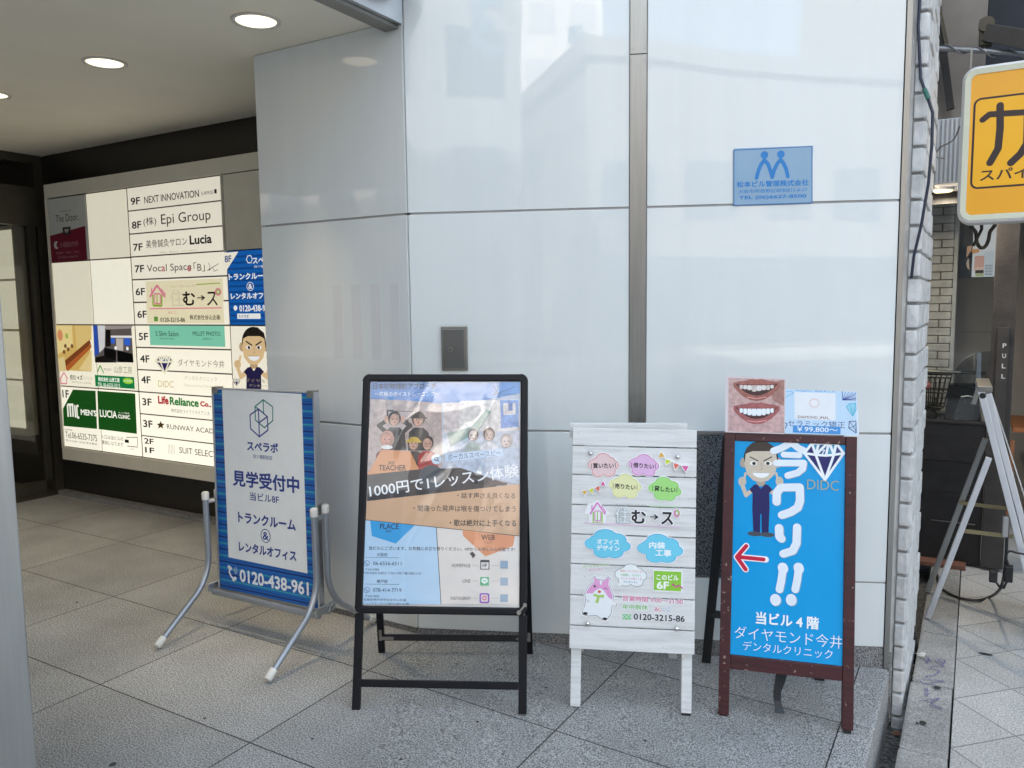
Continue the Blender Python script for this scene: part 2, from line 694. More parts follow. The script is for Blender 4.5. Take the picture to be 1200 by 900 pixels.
# palette of the setting
def enamel(name):
    """glossy white enamelled panel: faint streaks of dirt, specks, the slightest warp"""
    m = bpy.data.materials.new(name)
    m.use_nodes = True
    n, l = m.node_tree.nodes, m.node_tree.links
    p = n['Principled BSDF']
    p.inputs['Roughness'].default_value = 0.025
    p.inputs['IOR'].default_value = 1.6
    tc = n.new('ShaderNodeTexCoord')
    mp = n.new('ShaderNodeMapping')
    mp.inputs['Scale'].default_value = (14, 14, 0.9)
    l.new(tc.outputs['Object'], mp.inputs[0])
    st = n.new('ShaderNodeTexNoise')
    st.inputs['Scale'].default_value = 1.0
    st.inputs['Detail'].default_value = 7
    l.new(mp.outputs[0], st.inputs['Vector'])
    mr = n.new('ShaderNodeMapRange')
    mr.inputs[1].default_value = 0.35
    mr.inputs[2].default_value = 0.7
    mr.inputs[3].default_value = 1.0
    mr.inputs[4].default_value = 0.975
    l.new(st.outputs[0], mr.inputs[0])
    sp = n.new('ShaderNodeTexVoronoi')
    sp.inputs['Scale'].default_value = 16
    l.new(tc.outputs['Object'], sp.inputs['Vector'])
    lt = n.new('ShaderNodeMapRange')
    lt.inputs[1].default_value = 0.02
    lt.inputs[2].default_value = 0.05
    lt.inputs[3].default_value = 0.86
    lt.inputs[4].default_value = 1.0
    l.new(sp.outputs['Distance'], lt.inputs[0])
    mu = n.new('ShaderNodeMath')
    mu.operation = 'MULTIPLY'
    l.new(mr.outputs[0], mu.inputs[0])
    l.new(lt.outputs[0], mu.inputs[1])
    vm = n.new('ShaderNodeVectorMath')
    vm.operation = 'SCALE'
    vm.inputs[0].default_value = (0.77, 0.80, 0.79)
    l.new(mu.outputs[0], vm.inputs['Scale'])
    l.new(vm.outputs[0], p.inputs['Base Color'])
    wv = n.new('ShaderNodeTexNoise')
    wv.inputs['Scale'].default_value = 1.6
    wv.inputs['Detail'].default_value = 1
    l.new(tc.outputs['Object'], wv.inputs['Vector'])
    bp = n.new('ShaderNodeBump')
    bp.inputs['Strength'].default_value = 0.10
    bp.inputs['Distance'].default_value = 0.02
    l.new(wv.outputs[0], bp.inputs['Height'])
    l.new(bp.outputs[0], p.inputs['Normal'])
    return m


white_panel = enamel('white_enamel_panel')
gap_dark = mat('joint_sealant', (0.36, 0.35, 0.34), rough=0.8)
steel = mat('brushed_stainless_steel', (0.31, 0.31, 0.295), rough=0.32, metal=1.0, var=0.10, scale=5, stretch=(30, 30, 0.7))
steel_dk = mat('dull_stainless_steel', (0.30, 0.29, 0.27), rough=0.4, metal=1.0, var=0.12)
alu = mat('anodised_aluminium', (0.62, 0.63, 0.65), rough=0.35, metal=1.0, var=0.05)
black_alu = mat('black_anodised_aluminium', (0.006, 0.0065, 0.009), rough=0.42, var=0.15, spec=0.25)
ceil_m = mat('painted_ceiling_board', (0.86, 0.80, 0.67), rough=0.7, var=0.05, scale=2)
dark_stone = mat('near_black_stone', (0.018, 0.015, 0.012), rough=0.35, var=0.3, scale=3)
taupe = mat('taupe_painted_metal', (0.78, 0.735, 0.63), rough=0.45, var=0.05)
bronze = mat('dark_bronze_metal', (0.09, 0.08, 0.06), rough=0.4, metal=0.6, var=0.15)
rubber = mat('black_rubber', (0.015, 0.015, 0.015), rough=0.7)
white_pl = mat('off_white_plastic', (0.72, 0.70, 0.64), rough=0.45, var=0.06)
black_pl = mat('black_plastic', (0.012, 0.012, 0.013), rough=0.45)
plinth_m = granite('grey_plinth_granite', (0.06, 0.06, 0.06), (0.36, 0.35, 0.34), scale=210, rough=0.5)
gran_dk = granite('dark_polished_granite', (0.015, 0.016, 0.02), (0.17, 0.18, 0.19), scale=170, rough=0.25)
floor_m = granite('flamed_granite_slabs', (0.12, 0.119, 0.114), (0.50, 0.495, 0.475), scale=185, rough=0.62,
                  joints=(-0.363, 0.84, 1.707, 0.598), stain=0.20, bump=0.05, jw=0.0055, jcol=(0.035, 0.034, 0.032))
pave_m = granite('pale_paving_tiles', (0.32, 0.315, 0.30), (0.60, 0.59, 0.565), scale=140, rough=0.75,
                 joints=(0.0, 0.297, 0.0, 0.297), rot=rad(45), stain=0.14, jw=0.006, jcol=(0.20, 0.20, 0.19), bump=0.2)
concrete = granite('worn_kerb_concrete', (0.20, 0.197, 0.187), (0.42, 0.41, 0.39), scale=190, rough=0.85, stain=0.34, bump=0.5)
gutter_m = granite('grimy_gutter_concrete', (0.05, 0.05, 0.05), (0.17, 0.17, 0.16), scale=60, rough=0.85, stain=0.35, bump=0.5)
asphalt = granite('asphalt', (0.03, 0.03, 0.03), (0.085, 0.085, 0.085), scale=120, rough=0.9, stain=0.2)

PAV = -0.20                                          # the pavement lies a step below the porch floor
exec_order = None

# ------------------------------------------------------------------ ground, road, pavement, porch floor
mb = MB(FA)
mb.add([(-300, -300, -0.46), (300, -300, -0.46), (300, 300, -0.46), (-300, 300, -0.46)], [(0, 1, 2, 3)], asphalt)
mb.build('ground', kind='structure')
mb = MB(FA)
mb.box(-80, 80, -14.0, -4.0, -0.5, -0.36, asphalt)
wl = mat('white_road_paint', (0.7, 0.7, 0.68), rough=0.6, var=0.1)
for k in range(-8, 9):
    mb.box(k * 6.0, k * 6.0 + 3.0, -9.08, -8.93, -0.40, -0.355, wl)
mb.box(-80, 80, -4.55, -4.42, -0.40, -0.355, wl)
mb.build('road', kind='structure')
# pavement: right of the kerb stones and in front of the porch step
PT = FA @ Matrix.Translation((-0.02, 3.611, 0))
mb = MB(Matrix.Translation((0.02, -3.611, 0)))
mb.box(-0.02, 14, -3.7, 9.0, -0.44, PAV, pave_m)
mb.box(-30, -0.02, -3.7, 0.70, -0.44, PAV - 0.004, pave_m)
o = mb.build('pavement', kind='structure')
o.matrix_world = PT
mb = MB(FA)
mb.box(-80, 80, -4.0, -3.7, -0.5, PAV + 0.003, concrete, 0.02)
mb.box(-80, 80, -17.0, -14.0, -0.5, PAV, concrete)
mb.build('road_kerb', kind='structure')
# kerb stones along the side of the building
y = 0.70
mb = MB(FA)
rk = random.Random(3)
while y < 5.2:
    L = 0.60
    j = rk.uniform(-0.004, 0.004)
    mb.box(-0.185 + j, -0.025 + j * 0.5, y + 0.004, y + L - 0.004, -0.42, PAV + 0.004 + rk.uniform(-0.003, 0.004), concrete, 0.012)
    y += L
KERB = mb.build('kerb', kind='structure')
mb = MB(FA)
mb.box(-0.262, -0.18, 0.7, 6.0, -0.42, -0.315, gutter_m)
mb.build('gutter', kind='structure')

# the porch floor: level by the entrance, falling towards the street corner
mb = MB()
xs_a = [-7.2, -6, -4.5, -3.4] + [-3.2 + 0.1 * i for i in range(29)] + [-0.363]
xs_a = sorted(set(round(v, 4) for v in xs_a))
ys_b = [0.74 + 0.15 * i for i in range(20)] + [3.70]
IF = FA


def fz(x, yb):
    w = FA @ Vector((x, yb, 0))
    return zf(w.x)


vs = [(x, yb, fz(x, yb)) for x in xs_a for yb in ys_b]
ny = len(ys_b)
fs = [(i * ny + j, (i + 1) * ny + j, (i + 1) * ny + j + 1, i * ny + j + 1) for i in range(len(xs_a) - 1) for j in range(ny - 1)]
mb.add(vs, fs, floor_m)
fl = mb.build('porch_floor', kind='structure')
fl.matrix_world = FA
# edging stones of the step
edge_m = granite('step_edge_granite', (0.11, 0.11, 0.11), (0.58, 0.57, 0.55), scale=185, rough=0.6, stain=0.14, bump=0.25)
mb = MB(FA)
ey = 3.497
while ey > 0.8:
    y0 = ey - 0.58
    a, b = (-0.361, y0 + 0.002), (-0.255, ey - 0.002)
    vs = []
    for (x, yb) in ((a[0], a[1]), (b[0], a[1]), (b[0], b[1]), (a[0], b[1])):
        vs.append((x, yb, fz(x, yb)))
    lo = [(x, yb, -0.45) for x, yb, z in vs]
    bv = [(x - (0.008 if x > -0.3 else 0), yb, z) for x, yb, z in vs]
    up = bv
    md = [(x, yb, z - (0.009 if x > -0.3 else 0)) for x, yb, z in vs]
    mb.add(up + md + lo, [(0, 1, 2, 3), (1, 5, 6, 2), (5, 9, 10, 6), (0, 4, 5, 1), (4, 8, 9, 5), (3, 2, 6, 7), (7, 6, 10, 11)], edge_m)
    ey = y0
mb.build('step_edging', kind='structure')
mb = MB(FA)
mb.box(-7.2, -0.262, 0.72, 0.742, -0.45, -0.07, edge_m)
mb.build('porch_step_riser', kind='structure')

# ------------------------------------------------------------------ the office building
A0, B0 = 2.083, 2.684                                # the corner K in a, b
BM = FA.copy()
BM.translation = KC
bld = thing('office_building', 'tall office building clad in glossy white panels with a dim entrance porch', 'building', BM)
TA = BM.inverted() @ FA
TW = BM.inverted() @ FW

rows = [(0.028, 0.2955), (0.3025, 0.911), (0.920, 1.830), (1.839, 2.748), (2.757, 3.67)]


def panel(T, x0, x1, z0, z1, y0=0.0, th=0.018):
    b = MB(T)
    b.box(x0, x1, y0, y0 + th, z0, z1, white_panel, 0.0015)
    b.build('facade_panel', bld)


for z0, z1 in [(0.028, 0.911)] + rows[2:]:
    panel(TW, 0.004, 0.922, z0, z1)
for z0, z1 in rows:
    panel(TW, 0.994, 1.962, z0, z1) if z0 != 0.3025 else (panel(TW, 1.782, 1.962, z0, z1))
for z0, z1 in [(0.028, 0.911), rows[2], (1.839, 2.618)]:
    panel(TA, -2.960, -2.087, z0, z1, B0)
b = MB(TA)
b.box(-2.960, -2.940, B0 + 0.02, 3.50, 0.0, 2.618, white_panel)
b.build('facade_panel', bld)
# backing wall behind the joints
b = MB(TW)
b.box(0.012, 1.961, 0.0047, 0.30, 0.03, 3.7, gap_dark)
b.build('backing_wall', bld)
b = MB(TA)
b.box(-2.935, -2.10, B0 + 0.0047, B0 + 0.40, 0.03, 2.62, gap_dark)
b.build('backing_wall', bld)
# granite tablet low on the front, steel strip, steel corner trim
b = MB(TW)
b.box(0.994, 1.778, 0.0, 0.018, 0.301, 0.905, gran_dk, 0.001)
b.build('granite_slab', bld)
b = MB(TW)
b.box(0.994, 1.778, -0.003, 0.018, 0.906, 0.914, steel_dk)
b.build('slab_trim', bld)
b = MB(TW)
for z0, z1 in ((0.03, 2.43), (2.434, 3.69)):
    b.box(0.926, 0.990, -0.006, 0.018, z0, z1, steel)
for zz in (2.405, 2.455):
    for xx in (0.934, 0.982):
        b.cyl((xx, -0.0075, zz), 0.004, 0.004, steel_dk, 'y', 10)
b.build('steel_strip', bld)
b = MB(TW)
b.box(1.965, 1.985, -0.004, 0.06, -0.06, 3.69, steel)
b.box(1.987, 2.004, 0.012, 0.06, -0.30, 3.69, mat('white_painted_trim', (0.62, 0.62, 0.6), rough=0.5, var=0.08))
b.build('corner_trim', bld)
# plinth
b = MB(TW)
b.box(-0.002, 1.964, 0.004, 0.10, -0.12, 0.026, plinth_m)
b.box(1.9642, 1.999, 0.002, 0.12, -0.42, 0.0, plinth_m, 0.006)
b.build('plinth', bld)
b = MB(TA)
b.box(-2.958, -2.086, B0 + 0.004, B0 + 0.10, -0.05, 0.026, plinth_m)
b.build('plinth', bld)
# four faded bars left by an old sign on the porch wall panel
ghost = mat('worn_panel_patch', (0.72, 0.73, 0.73), rough=0.20, var=0.03)
M_AP = FA @ Matrix.Translation((0, B0, 0))
b = MB(TA @ Matrix.Translation((0, B0, 0)))
for x0, x1 in ((388.8, 400), (411, 422.7), (433.2, 445), (456.5, 467)):
    u0, w0 = loc(M_AP, x0, 321)
    u1, _ = loc(M_AP, x1, 321)
    b.box(u0, u1, -0.0006, 0.0, 1.216, 1.546, ghost)
b.build('faded_logo_bars', bld)
# small drawer lock box is a thing of its own (below); pendant canopy beam along the open edge of the porch
b = MB(TA)
b.box(-2.175, -2.105, -0.90, B0 - 0.002, 2.585, 2.80, steel_dk)  # outer run of the beam, out of view, lengthened with the ceiling
b.box(-2.102, -2.080, -0.90, B0 - 0.002, 2.600, 2.80, alu)
b.box(-2.076, -1.985, -0.90, B0 - 0.06, 2.680, 2.80, steel_dk)
b.build('canopy_beam', bld)
b = MB(TA)
b.box(-6.4, -2.178, -0.90, 3.53, 2.620, 2.75, ceil_m)  # unseen front part extended over the viewer to darken wall panel and floor
b.build('porch_ceiling', bld)
b = MB(TA)
b.box(-6.4, -2.1, 3.525, 3.75, 0.0, 2.9, dark_stone)
b.box(-6.20, -2.97, 3.500, 3.524, 0.03, 2.619, dark_stone)
b.build('porch_back_wall', bld)
b = MB(TA)
b.box(-6.20, -2.97, 3.44, 3.499, -0.01, 0.035, plinth_m)
b.build('porch_skirting', bld)
# glazed side wall of the porch (dA = 6.22)
b = MB(TA)
for (y0, y1, z0, z1) in ((3.435, 3.498, 0.0, 2.619), (3.37, 3.415, 0.13, 2.09), (0.9, 3.434, 2.09, 2.38), (0.9, 3.434, 2.56, 2.619), (2.2, 2.27, 0.13, 2.09), (0.9, 3.434, 0.0, 0.03)):
    b.box(-6.27, -6.21, y0, y1, z0, z1, bronze)
b.box(-6.26, -6.222, 2.30, 3.368, 0.031, 0.129, bronze)
b.box(-6.26, -6.222, 0.9, 2.15, 0.031, 0.129, bronze)
b.build('door_frame', bld)
gl_m = clear_film('door_glass', fac=1.0, tint=(0.8, 0.8, 0.76), rough=0.01)
b = MB(TA)
b.box(-6.246, -6.238, 0.9, 3.37, 0.13, 2.09, gl_m)
b.build('glass_door', bld)
b = MB(TA)
b.box(-9.2, -6.3, 0.2, 4.4, 2.62, 2.75, dark_stone)
b.box(-9.2, -6.275, 3.52, 3.75, 0, 2.62, mat('brown_lobby_wall', (0.07, 0.055, 0.04), rough=0.5))
b.box(-9.4, -9.2, 0.2, 4.4, 0, 2.62, dark_stone)
b.box(-9.2, -6.3, 0.0, 0.2, 0, 2.62, dark_stone)
b.box(-9.2, -7.2, 0.2, 4.2, -0.05, -0.002, floor_m)
b.build('lobby_wall', bld)
# lit white wall box inside the lobby
b = MB(TA)
b.box(-9.0, -6.56, 3.43, 3.519, 0.44, 2.12, taupe)
for i in range(5):
    for j in range(4):
        b.box(-7.03 - i * 0.48, -6.575 - i * 0.48, 3.424, 3.4295, 0.505 + j * 0.40, 0.885 + j * 0.40, glow((244, 240, 220), 0.13))
b.build('lobby_light_box', bld)
# storeys above and the body of the building: casts the shade over the pavement
up_m = mat('upper_storey_panels', (0.6, 0.6, 0.6), rough=0.4)
b = MB(TA)
b.box(-40.0, -2.10, 0.72, 14, 2.92, 31, up_m)  # left run stretched out of view to shade the fronts opposite
b.box(-2.10, -0.30, 3.95, 14, 2.92, 31, up_m)
b.box(-2.10, -0.30, 3.95, 14, -0.3, 2.92, gap_dark)
b.build('upper_storeys', bld)
b = MB(TW)
b.box(0.0, 1.98, 0.02, 1.2, 3.7, 31, up_m)
b.build('upper_storeys', bld)
win_m = mat('office_window_glass', (0.03, 0.04, 0.05), rough=0.05)
for k in range(8):
    b = MB(TA)
    b.box(-39.0, -2.7, 0.70, 0.719, 4.2 + k * 3.2, 6.0 + k * 3.2, win_m)
    b.build('window_band', bld)

# ------------------------------------------------------------------ downlights
lamp_m = mat('downlight_lens', (0.8, 0.8, 0.75), rough=0.3, emit=(1.0, 0.86, 0.60), estr=0.36)
ring_m = mat('downlight_ring', (0.62, 0.6, 0.55), rough=0.35, var=0.05)


def downlight(a, label, spread=44, watts=0.26):
    M = FA @ Matrix.Translation((-a, 2.37, 2.618))
    t = thing('downlight', label, 'ceiling light', M, 'round downlights in the porch ceiling')
    b = MB()
    n = 36
    prof = [(0.100, 0.0), (0.099, -0.006), (0.086, -0.008), (0.080, -0.002)]
    vs = [(r * math.cos(2 * math.pi * k / n), r * math.sin(2 * math.pi * k / n), z) for r, z in prof for k in range(n)]
    b.add(vs, [(i * n + k, i * n + (k + 1) % n, (i + 1) * n + (k + 1) % n, (i + 1) * n + k) for i in range(len(prof) - 1) for k in range(n)], ring_m, True)
    b.build('trim_ring', t)
    b = MB()
    b.cyl((0, 0, -0.0028), 0.0805, 0.001, lamp_m, 'z', 36)
    b.build('lens', t)
    ld = bpy.data.lights.new('downlight_lamp', 'AREA')
    ld.shape = 'DISK'
    ld.size = 0.15
    ld.energy = watts
    ld.color = (1.0, 0.80, 0.52)
    ld.spread = rad(spread)
    lo_ = bpy.data.objects.new('downlight_lamp', ld)
    COL.objects.link(lo_)
    lo_.parent = t
    lo_.location = (0, 0, -0.012)
    return t


downlight(2.59, 'round downlight nearest the white wall corner, first of the porch row')
downlight(3.62, 'round downlight in the middle of the porch row, above the bare floor', 80, 0.36)
downlight(4.65, 'round downlight at the far end of the row, cut by the picture edge', 90, 0.45)
downlight(5.68, 'round downlight next to the glass door, last in the porch row', 90, 0.45)

# ------------------------------------------------------------------ steel pillar in the left foreground
pil = thing('steel_pillar', 'stainless steel clad square pillar standing at the left edge of the porch', 'pillar', FA @ Matrix.Translation((-2.46, 0.86, 0)))
col_m = mat('satin_steel_cladding', (0.50, 0.50, 0.485), rough=0.36, metal=1.0, var=0.08, scale=3, stretch=(20, 20, 1.0))
b = MB()
b.box(-0.262, 0.262, -0.262, 0.248, 0.06, 2.617, col_m, 0.004)
b.build('cladding', pil)
b = MB()
b.box(-0.27, 0.27, -0.12, 0.255, -0.19, 0.06, plinth_m, 0.004)
b.build('base', pil)

# ------------------------------------------------------------------ lock box and maker's plate on the front
bx = thing('key_box', 'small grey steel lock box with a round keyhole set in the white wall', 'lock box', FW @ Matrix.Translation((0.192, 0, 1.175)))
b = MB()
b.box(-0.056, 0.056, -0.012, 0.001, 0.0, 0.186, steel_dk, 0.003)
b.build('frame', bx)
b = MB()
b.box(-0.047, 0.044, -0.016, -0.010, 0.010, 0.174, mat('grey_box_door', (0.21, 0.21, 0.2), rough=0.35, metal=0.8, var=0.1), 0.002)
b.build('door', bx)
b = MB()
b.cyl((-0.017, -0.0165, 0.089), 0.011, -0.003, steel, 'y', 20)
b.cyl((-0.017, -0.0196, 0.089), 0.0075, -0.001, steel_dk, 'y', 20)
b.box(-0.0185, -0.0155, -0.0215, -0.0205, 0.083, 0.093, black_pl)
b.build('keyhole', bx)

BLUE1, BLUE2 = (30, 125, 195), (140, 172, 198)
cx0, cz0 = loc(FW, 859.5, 241)
cx1, cz1 = loc(FW, 952.5, 171)
ws = thing('company_sign', 'pale blue company plate with two figures forming an arch, on the white wall', 'sign', FW @ Matrix.Translation(((cx0 + cx1) / 2, 0, cz0)))
b = MB()
hw_, hh_ = (cx1 - cx0) / 2, cz1 - cz0
b.box(-hw_, hw_, -0.004, 0.0, 0, hh_, mat('blue_plate', lin(BLUE2), rough=0.15, var=0.03), 0.001)
b.build('plate', ws)
T = ws.matrix_world.inverted() @ FW
A = Art(FW, T, -0.0042)
for p in (((859.5, 176), (952, 171.5)), ((859.5, 240.7), (952, 237.5)), ((860, 176), (860, 240.5)), ((951.6, 171.5), (951.6, 237.5))):
    A.stroke(p, 1.1, (45, 110, 170), False)
pz = lambda x, y: (840 + x / 9.23, 160 + y / 9.23)
for cx, cy in ((515, 200), (693, 192)):
    A.ell(*pz(cx, cy), 4.5, 4.5, BLUE1)
for sgn, pts in ((0, [(430, 448), (450, 370), (480, 300), (517, 255), (555, 300), (580, 370), (600, 440)]),
                 (1, [(600, 440), (618, 370), (650, 300), (690, 250), (722, 290), (750, 350), (768, 432)])):
    A.stroke([pz(*p) for p in pts], 4.4, BLUE1, True)
A.text('松本ビル管理株式会社', *pz(603, 508), 84.5, 7.4, BLUE1, 0.03)
A.text('大阪市阿倍野区昭和町3-8-27', *pz(603, 585), 81, 4.6, BLUE1, 0.005)
A.text('TEL (06)6627-8500', *pz(603, 657), 79, 5.2, BLUE1, 0.03)
A.build('lettering', ws)

# ------------------------------------------------------------------ the lit tenant directory
DB_ = 3.42
FD = FA @ Matrix.Translation((0, DB_, 0))           # face plane y = 0
dr = thing('tenant_directory', 'large backlit directory board with cream floor panels in a taupe frame', 'directory sign', FA @ Matrix.Translation((-4.72, DB_, 0)))
TD = dr.matrix_world.inverted() @ FD
XL, XR, ZB, ZT = -6.07, -3.38, 0.30, 2.385
cols_ = [(-6.035, -5.562), (-5.550, -5.085), (-5.070, -4.105), (-4.095, -3.42)]
zr = [2.279, 1.808, 1.340, 0.872, 0.402]
b = MB(TD)
b.box(XL, XR, 0.0125, 0.078, ZB, ZT, mat('dark_board_gap', (0.06, 0.05, 0.045), rough=0.7))
b.build('backing', dr)
b = MB(TD)
b.box(XL, XR, 0.0, 0.08, 2.283, ZT, taupe, 0.004)
b.box(XL, XR, 0.0, 0.08, ZB, 0.398, taupe, 0.004)
b.box(XL, -6.039, 0.0, 0.08, 0.3985, 2.2825, taupe)
b.box(-3.416, XR, 0.0, 0.08, 0.3985, 2.2825, taupe)
b.build('frame', dr)
b = MB(TD)
b.box(-4.1035, -4.097, -0.012, 0.012, 1.80, 2.2825, mat('cream_strip', (0.7, 0.68, 0.6), rough=0.4))
b.build('divider', dr)
CREAM = (255, 249, 230)


def lit(s):
    return lambda c: glow(c, s) if max(c) > 60 else ink(c)


def slot(x0, x1, z0, z1, c, s, art=None, name='sign_panel'):
    bb = MB(TD)
    m = glow(c, s) if s else ink(c)
    bb.box(x0 + 0.003, x1 - 0.003, 0.004, 0.012, z0 + 0.005, z1 - 0.005, m)
    A = Art(FD, TD, 0.0038, matf=lit(s) if s else ink)
    if art:
        art(A)
        off = len(bb.v)
        for k, f in enumerate(A.mb.f):
            bb.f.append([i + off for i in f])
            bb.fm.append(bb.mi(A.mb.ms[A.mb.fm[k]]))
        bb.v += A.mb.v
    bb.build(name, dr)


NAVY, GREEN_D, RED_D = (22, 20, 46), (22, 74, 22), (150, 30, 55)
c2 = lambda x, y: (40 + x / 5.294, 190 + y / 5.294)
c3 = lambda x, y: (140 + x / 6.316, 190 + y / 6.316)
c4 = lambda x, y: (40 + x / 4.5, 360 + y / 4.5)
c5 = lambda x, y: (140 + x / 6.316, 320 + y / 6.316)
c6 = lambda x, y: (140 + x / 7.5, 440 + y / 7.5)
E1, E2, E3, E4 = 0.10, 0.115, 0.142, 0.160            # the tubes glow brighter lower down


def a_door(A):
    A.poly([c2(98, 458), c2(316, 395), c2(329, 606), c2(109, 624)], (128, 28, 52))
    A.text('The Door.', *c2(203, 345), 27, 8.5, (28, 28, 30), 0.0)
    A.text('entrance cafe', *c2(195, 300), 13, 2, (50, 50, 50))
    A.rect(*c2(176, 405), *c2(228, 447), (45, 38, 40))
    A.text('9F', *c2(202, 427), 5, 5, (225, 220, 215), 0.02)
    A.ell(*c2(138, 515), 2.8, 4.6, (235, 230, 228))
    A.ell(*c2(147, 514), 1.6, 3, (128, 28, 52))
    A.text('小堀製作所', *c2(215, 510), 22, 6.5, (205, 150, 160))
    A.text('事務所・設計・施工', *c2(208, 560), 28, 2.2, (215, 170, 178))
    A.text('株式会社小堀製作所', *c2(210, 588), 24, 2.2, (215, 170, 178))


slot(*cols_[0], zr[1], zr[0], (214, 216, 212), 0, a_door)
slot(*cols_[1], zr[1], zr[0], (244, 238, 215), 0.108)
slot(*cols_[0], zr[2], zr[1], (244, 238, 214), 0.112)
slot(*cols_[1], zr[2], zr[1], (250, 246, 228), 0.134)


def a_wood(A):
    A.rect(*c4(112, 95), *c4(304, 340), (205, 170, 95))
    A.poly([c4(113, 96), c4(200, 96), c4(205, 200), c4(125, 250)], (226, 204, 140))
    A.poly([c4(215, 97), c4(303, 97), c4(303, 170), c4(225, 230)], (214, 186, 118))
    A.poly([c4(235, 330), c4(304, 225), c4(304, 338)], (222, 200, 140))
    A.poly([c4(152, 290), c4(292, 172), c4(300, 190), c4(172, 325)], (120, 62, 30))
    A.poly([c4(160, 318), c4(300, 192), c4(303, 212), c4(178, 338)], (170, 92, 42))
    A.poly([c4(126, 270), c4(160, 262), c4(170, 338), c4(128, 338)], (216, 196, 140))
    A.ell(*c4(137, 148), 3.2, 6.5, (210, 140, 95))
    A.ell(*c4(172, 152), 1.6, 3.2, (150, 175, 70))
    for x, y in ((165, 205), (180, 222), (158, 236), (200, 205)):
        A.ell(*c4(x, y), 1.6, 2.4, (120, 84, 48))
    A.stroke([c4(138, 378), c4(157, 345), c4(176, 375)], 1, (222, 130, 150))
    A.stroke([c4(142, 375), c4(142, 402), c4(172, 403), c4(172, 375)], 0.9, (222, 130, 150))
    A.text('住む→ズ', *c4(222, 370), 15, 6, (60, 52, 48), 0.02)
    A.text('住宅工房', *c4(282, 375), 11, 4, (190, 182, 160))
    A.text('株式会社谷山企画 6階', *c4(250, 397), 22, 2.4, (150, 140, 125))


def a_office(A):
    A.rect(*c4(310, 95), *c4(524, 292), (88, 82, 80))
    A.poly([c4(311, 96), c4(332, 96), c4(342, 245), c4(318, 262)], (42, 78, 165))
    A.poly([c4(334, 96), c4(375, 97), c4(372, 215), c4(344, 240)], (205, 205, 208))
    A.poly([c4(376, 97), c4(402, 100), c4(404, 205), c4(378, 208)], (40, 34, 34))
    A.poly([c4(372, 97), c4(520, 97), c4(512, 112), c4(380, 118)], (150, 142, 138))
    A.poly([c4(404, 150), c4(515, 150), c4(516, 162), c4(405, 160)], (226, 224, 222))
    A.poly([c4(404, 162), c4(425, 163), c4(425, 192), c4(405, 190)], (48, 96, 200))
    A.poly([c4(474, 162), c4(506, 163), c4(508, 202), c4(476, 200)], (48, 96, 200))
    A.poly([c4(432, 164), c4(470, 165), c4(470, 230), c4(434, 225)], (185, 178, 172))
    A.poly([c4(368, 212), c4(432, 226), c4(432, 285), c4(370, 260)], (16, 16, 20))
    A.poly([c4(438, 228), c4(520, 246), c4(524, 292), c4(440, 290)], (14, 14, 18))
    A.poly([c4(320, 265), c4(368, 255), c4(440, 292), c4(322, 292)], (48, 44, 44))
    for x, y in ((430, 215), (492, 218)):
        A.ell(*c4(x, y), 1.5, 2.2, (236, 236, 240))
    A.stroke([c4(335, 340), c4(348, 308), c4(356, 322), c4(366, 345)], 1.0, (70, 150, 60))
    A.text('株式会社', *c4(388, 328), 9, 3, (120, 116, 104))
    A.text('山彦工房', *c4(468, 330), 21, 8.5, (128, 134, 112))
    A.rect(*c4(320, 357), *c4(531, 431), (20, 122, 66))
    A.text('株式会社 山彦工房', *c4(394, 382), 25, 5.4, (245, 250, 238), 0.03)
    A.text('TEL 06-6533-3215', *c4(394, 411), 26, 4.6, (240, 248, 236), 0.01)
    A.ell(*c4(495, 389), 6, 3.6, (150, 205, 60))
    A.text('6F 見学会', *c4(495, 389), 9, 2.6, (250, 250, 240))


def a_mens(A):
    A.poly([c4(152, 535), c4(205, 434), c4(324, 441), c4(332, 642), c4(156, 626)], GREEN_D)
    A.text('1F', *c4(166, 457), 7.5, 9.0, NAVY, 0.02)
    for k, x in enumerate((180, 193, 206)):
        A.stroke([c4(x, 578), c4(x - 4, 515)], 1.7, (245, 245, 232), False)
    A.stroke([c4(176, 514), c4(207, 514)], 1.5, (245, 245, 232), False)
    A.stroke([c4(219, 582), c4(214, 516)], 1.6, (245, 245, 232), False)
    A.stroke([c4(234, 520), c4(224, 522), c4(228, 582), c4(238, 582)], 1.6, (245, 245, 232), False)
    A.text("MEN'S", *c4(287, 556), 18.5, 7.2, (248, 248, 236), 0.03)
    A.text('診療時間', *c4(180, 646), 9, 1.8, (60, 60, 60))
    A.text('Tel.06-6535-7375', *c4(247, 681), 37, 7.4, (48, 44, 40), 0.0)
    A.text('受付10:00～20:00 年中無休', *c4(248, 712), 37, 2.6, (90, 84, 78))


def a_lucia(A):
    A.poly([c4(333, 441), c4(533, 455), c4(542, 668), c4(341, 643)], GREEN_D)
    A.text('LUCIA', *c4(391, 563), 20, 8.6, (248, 248, 236), 0.02)
    A.text('メンズ美容', *c4(473, 558), 13, 2, (240, 240, 226))
    A.text('CLINIC', *c4(474, 578), 14, 4.6, (248, 248, 236), 0.03)
    A.text('入口は当ビルの', *c4(411, 688), 26, 5.0, (48, 44, 40), 0.0)
    A.text('裏側になります', *c4(413, 718), 25, 5.0, (48, 44, 40), 0.0)
    for p in ((c4(488, 686), c4(545, 686)), (c4(545, 686), c4(545, 738)), (c4(545, 738), c4(490, 732)), (c4(488, 686), c4(488, 692))):
        A.stroke(p, 0.5, (70, 66, 60), False)
    A.rect(*c4(478, 697), *c4(500, 716), (30, 28, 28))
    A.text('入口', *c4(515, 748), 5, 2, (70, 66, 60))


